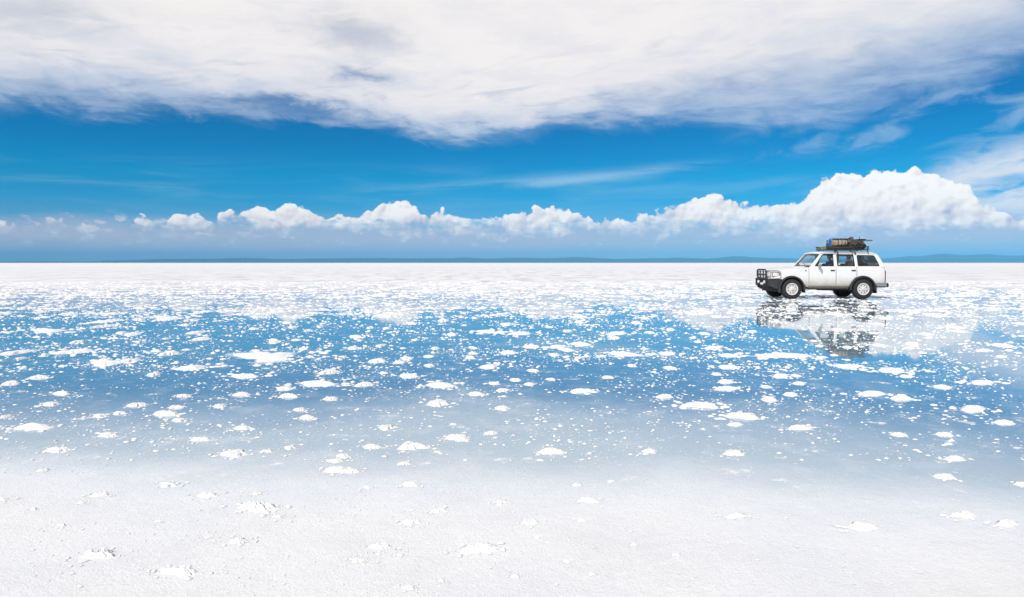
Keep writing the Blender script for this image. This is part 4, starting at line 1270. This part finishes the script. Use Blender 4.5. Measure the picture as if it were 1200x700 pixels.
def head_mesh(c, yaw):
    m_ = MB()
    def f(u, w):
        th = math.pi * u; ph = 2 * math.pi * w
        x = .098 * math.sin(th) * math.cos(ph); y = .077 * math.sin(th) * math.sin(ph); z = .118 * math.cos(th)
        fr = math.cos(ph) * math.sin(th)                       # face looks along +x here
        if z < -.03: x *= 1 - .9 * (-.03 - z); y *= 1 - 2.6 * (-.03 - z)
        if fr > 0:
            x += .026 * math.exp(-(y / .016) ** 2) * math.exp(-((z + .022) / .022) ** 2)   # nose
            x -= .010 * (math.exp(-((abs(y) - .032) / .016) ** 2)) * math.exp(-((z - .012) / .014) ** 2)
            x += .006 * math.exp(-(y / .028) ** 2) * math.exp(-((z + .065) / .010) ** 2)
            x += .008 * math.exp(-(y / .03) ** 2) * math.exp(-((z + .10) / .014) ** 2)
        return (x, y, z)
    m_.grid(f, 25, 37)
    for sg in (-1, 1):
        q = MB().lathe([(0, -.012), (.018, -.010), (.028, 0), (.018, .010), (0, .012)], (0, 0, 0), 'y', 12).fn(lambda x, y, z: (x * .7, y, z)).xf(Matrix.Translation((-.008, sg * .078, -.005)))
        m_.add(q.v, q.f)
    m_.xf(Matrix.Translation(c) @ Matrix.Rotation(yaw, 4, 'Z'))
    return m_


def seated(name_lab, x, y, yaw_head, arms, jacket, cap, hood=None):
    """x, y: hip position in jeep coordinates; faces -x (towards the bonnet)"""
    root_loc = W3(x, y, 0.98)
    H = Vector((0, 0, .09)); lean = .10
    V_ = []; Ed = []
    def node(p, r, par=None):
        V_.append((p[0], p[1], p[2], r)); i = len(V_) - 1
        if par is not None: Ed.append((par, i))
        return i
    pel = node((0, 0, .09), (.15, .12)); ab = node((.03, 0, .24), (.135, .11), pel); ch = node((.06, 0, .40), (.155, .115), ab)
    sh = node((.055, 0, .49), (.10, .09), ch); nk = node((.04, 0, .57), .055, sh); hd_ = node((.02, 0, .63), .05, nk)
    hands = []
    for sg in (-1, 1):
        hp = node((-.03, sg * .10, .07), .085, pel); kn = node((-.45, sg * .13, .10), .062, hp); an = node((-.56, sg * .13, -.28), .042, kn); to = node((-.72, sg * .14, -.31), .036, an)
        so = node((.05, sg * .185, .455), .062, sh); el, wr, palm = arms[sg]
        e_ = node(el, .046, so); w_ = node(wr, .028, e_); p_ = node(palm, .026, w_)
        d = (Vector(palm) - Vector(wr)).normalized(); side_ = d.cross(Vector((0, 0, 1))).normalized(); upn = side_.cross(d)
        for k in range(4):
            off = side_ * (-.027 + .018 * k); ln = (.8, .95, 1, .85)[k]
            f1 = Vector(palm) + off + d * .045 * ln; f2 = f1 + (d * .55 - upn * .8) * .030 * ln; f3 = f2 + (d * -.3 - upn * .9) * .024 * ln
            a1 = node(f1, .010, p_); a2 = node(f2, .0095, a1); node(f3, .008, a2)
        t1 = Vector(wr) + d * .03 + side_ * -.035 - upn * .01; t2 = t1 + (d * .7 - side_ * .3 - upn * .5) * .035
        a1 = node(t1, .012, w_); node(t2, .0095, a1)
    vs, fs = skin_graph(V_, Ed, 0, 2)
    m_ = MB().add(vs, fs)
    hm2 = head_mesh(Vector((.005, 0, .70)), math.pi + yaw_head); m_.add(hm2.v, hm2.f)
    per = m_.build('person', M['skin'], None, angle=60); per.location = root_loc
    tag(per, name_lab, 'person')
    # clothes: slightly larger surfaces over the same bones
    J = []; Je = []
    def jn(p, r, par=None):
        J.append((p[0], p[1], p[2], r)); i = len(J) - 1
        if par is not None: Je.append((par, i))
        return i
    a = jn((0, 0, .08), (.168, .14)); b = jn((.03, 0, .24), (.158, .135), a); c = jn((.06, 0, .40), (.175, .138), b); d = jn((.052, 0, .50), (.115, .105), c); jn((.042, 0, .555), .068, d)
    for sg in (-1, 1):
        s1 = jn((.05, sg * .19, .455), .080, d); el, wr, palm = arms[sg]; e1 = jn(el, .062, s1); jn(wr, .044, e1)
    vs, fs = skin_graph(J, Je, 0, 2); MB().add(vs, fs).build('jacket', jacket, per, angle=60)
    T = [(0, 0, .07, (.165, .135)), (-.03, -.10, .06, .10), (-.45, -.13, .10, .078), (-.55, -.13, -.24, .06), (-.03, .10, .06, .10), (-.45, .13, .10, .078), (-.55, .13, -.24, .06)]
    vs, fs = skin_graph(T, [(0, 1), (1, 2), (2, 3), (0, 4), (4, 5), (5, 6)], 0, 2); MB().add(vs, fs).build('trousers', M['dark_trousers'], per, angle=60)
    hr = MB()
    def hf(u, w):
        th = math.pi * .62 * u; ph = 2 * math.pi * w
        f_ = max(0, math.cos(ph)); th *= 1 - .34 * f_
        return (.107 * math.sin(th) * math.cos(ph) - .006, .087 * math.sin(th) * math.sin(ph), .126 * math.cos(th) + .004 + .003 * math.sin(9 * ph))
    hr.grid(hf, 12, 33); hr.xf(Matrix.Translation((.005, 0, .70)) @ Matrix.Rotation(math.pi + yaw_head, 4, 'Z'))
    hr.build('hair', cap, per)
    if hood:
        MB().lathe([(.075, .53), (.105, .545), (.10, .60), (.078, .615)], (.03, 0, 0), 'z', 20).build('scarf', hood, per)
    return per


xh, zh = at(970.2, 303, -.39)
xp, zp = at(997.3, 303.4, -.42)
seated('driver in a blue jacket with dark hair sitting behind the steering wheel', 1.74 + s0, -.39, R(18),
       {-1: ((-.14, -.27, .26), (-.37, -.18, .30), (-.43, -.165, .315)), 1: ((-.14, .27, .25), (-.37, .16, .30), (-.43, .145, .315))}, M['blue_jacket'], M['hair'])
seated('rear passenger in a grey jumper and pale scarf by the back door window', 2.50 + s0, -.44, R(30),
       {-1: ((.0, -.27, .22), (-.20, -.20, .20), (-.27, -.17, .19)), 1: ((.0, .27, .22), (-.20, .16, .20), (-.27, .13, .19))}, M['grey_jumper'], M['hair'], M['pale_scarf'])


# ------------------------------------------------------------------ the air between here and the hills
hz = MB().box((-31000, -4600, -4), (31000, 31000, 410)); hm_ = bpy.data.materials.new('haze'); hm_.use_nodes = True
nt = hm_.node_tree; nt.nodes.remove(nt.nodes['Principled BSDF']); N = NT(nt)
pv = N.new('ShaderNodeVolumePrincipled')
pv.inputs['Color'].default_value = (0.15, 0.60, 1.0, 1); pv.inputs['Density'].default_value = 6.3e-5
pv.inputs['Anisotropy'].default_value = -0.35
N.link(pv.outputs[0], nt.nodes['Material Output'].inputs['Volume'])
o = hz.build('haze', hm_, smooth=False); tag(o, kind='stuff')
scene.cycles.max_bounces = 10; scene.cycles.transparent_max_bounces = 24; scene.cycles.volume_bounces = 0
scene.cycles.use_denoising = True
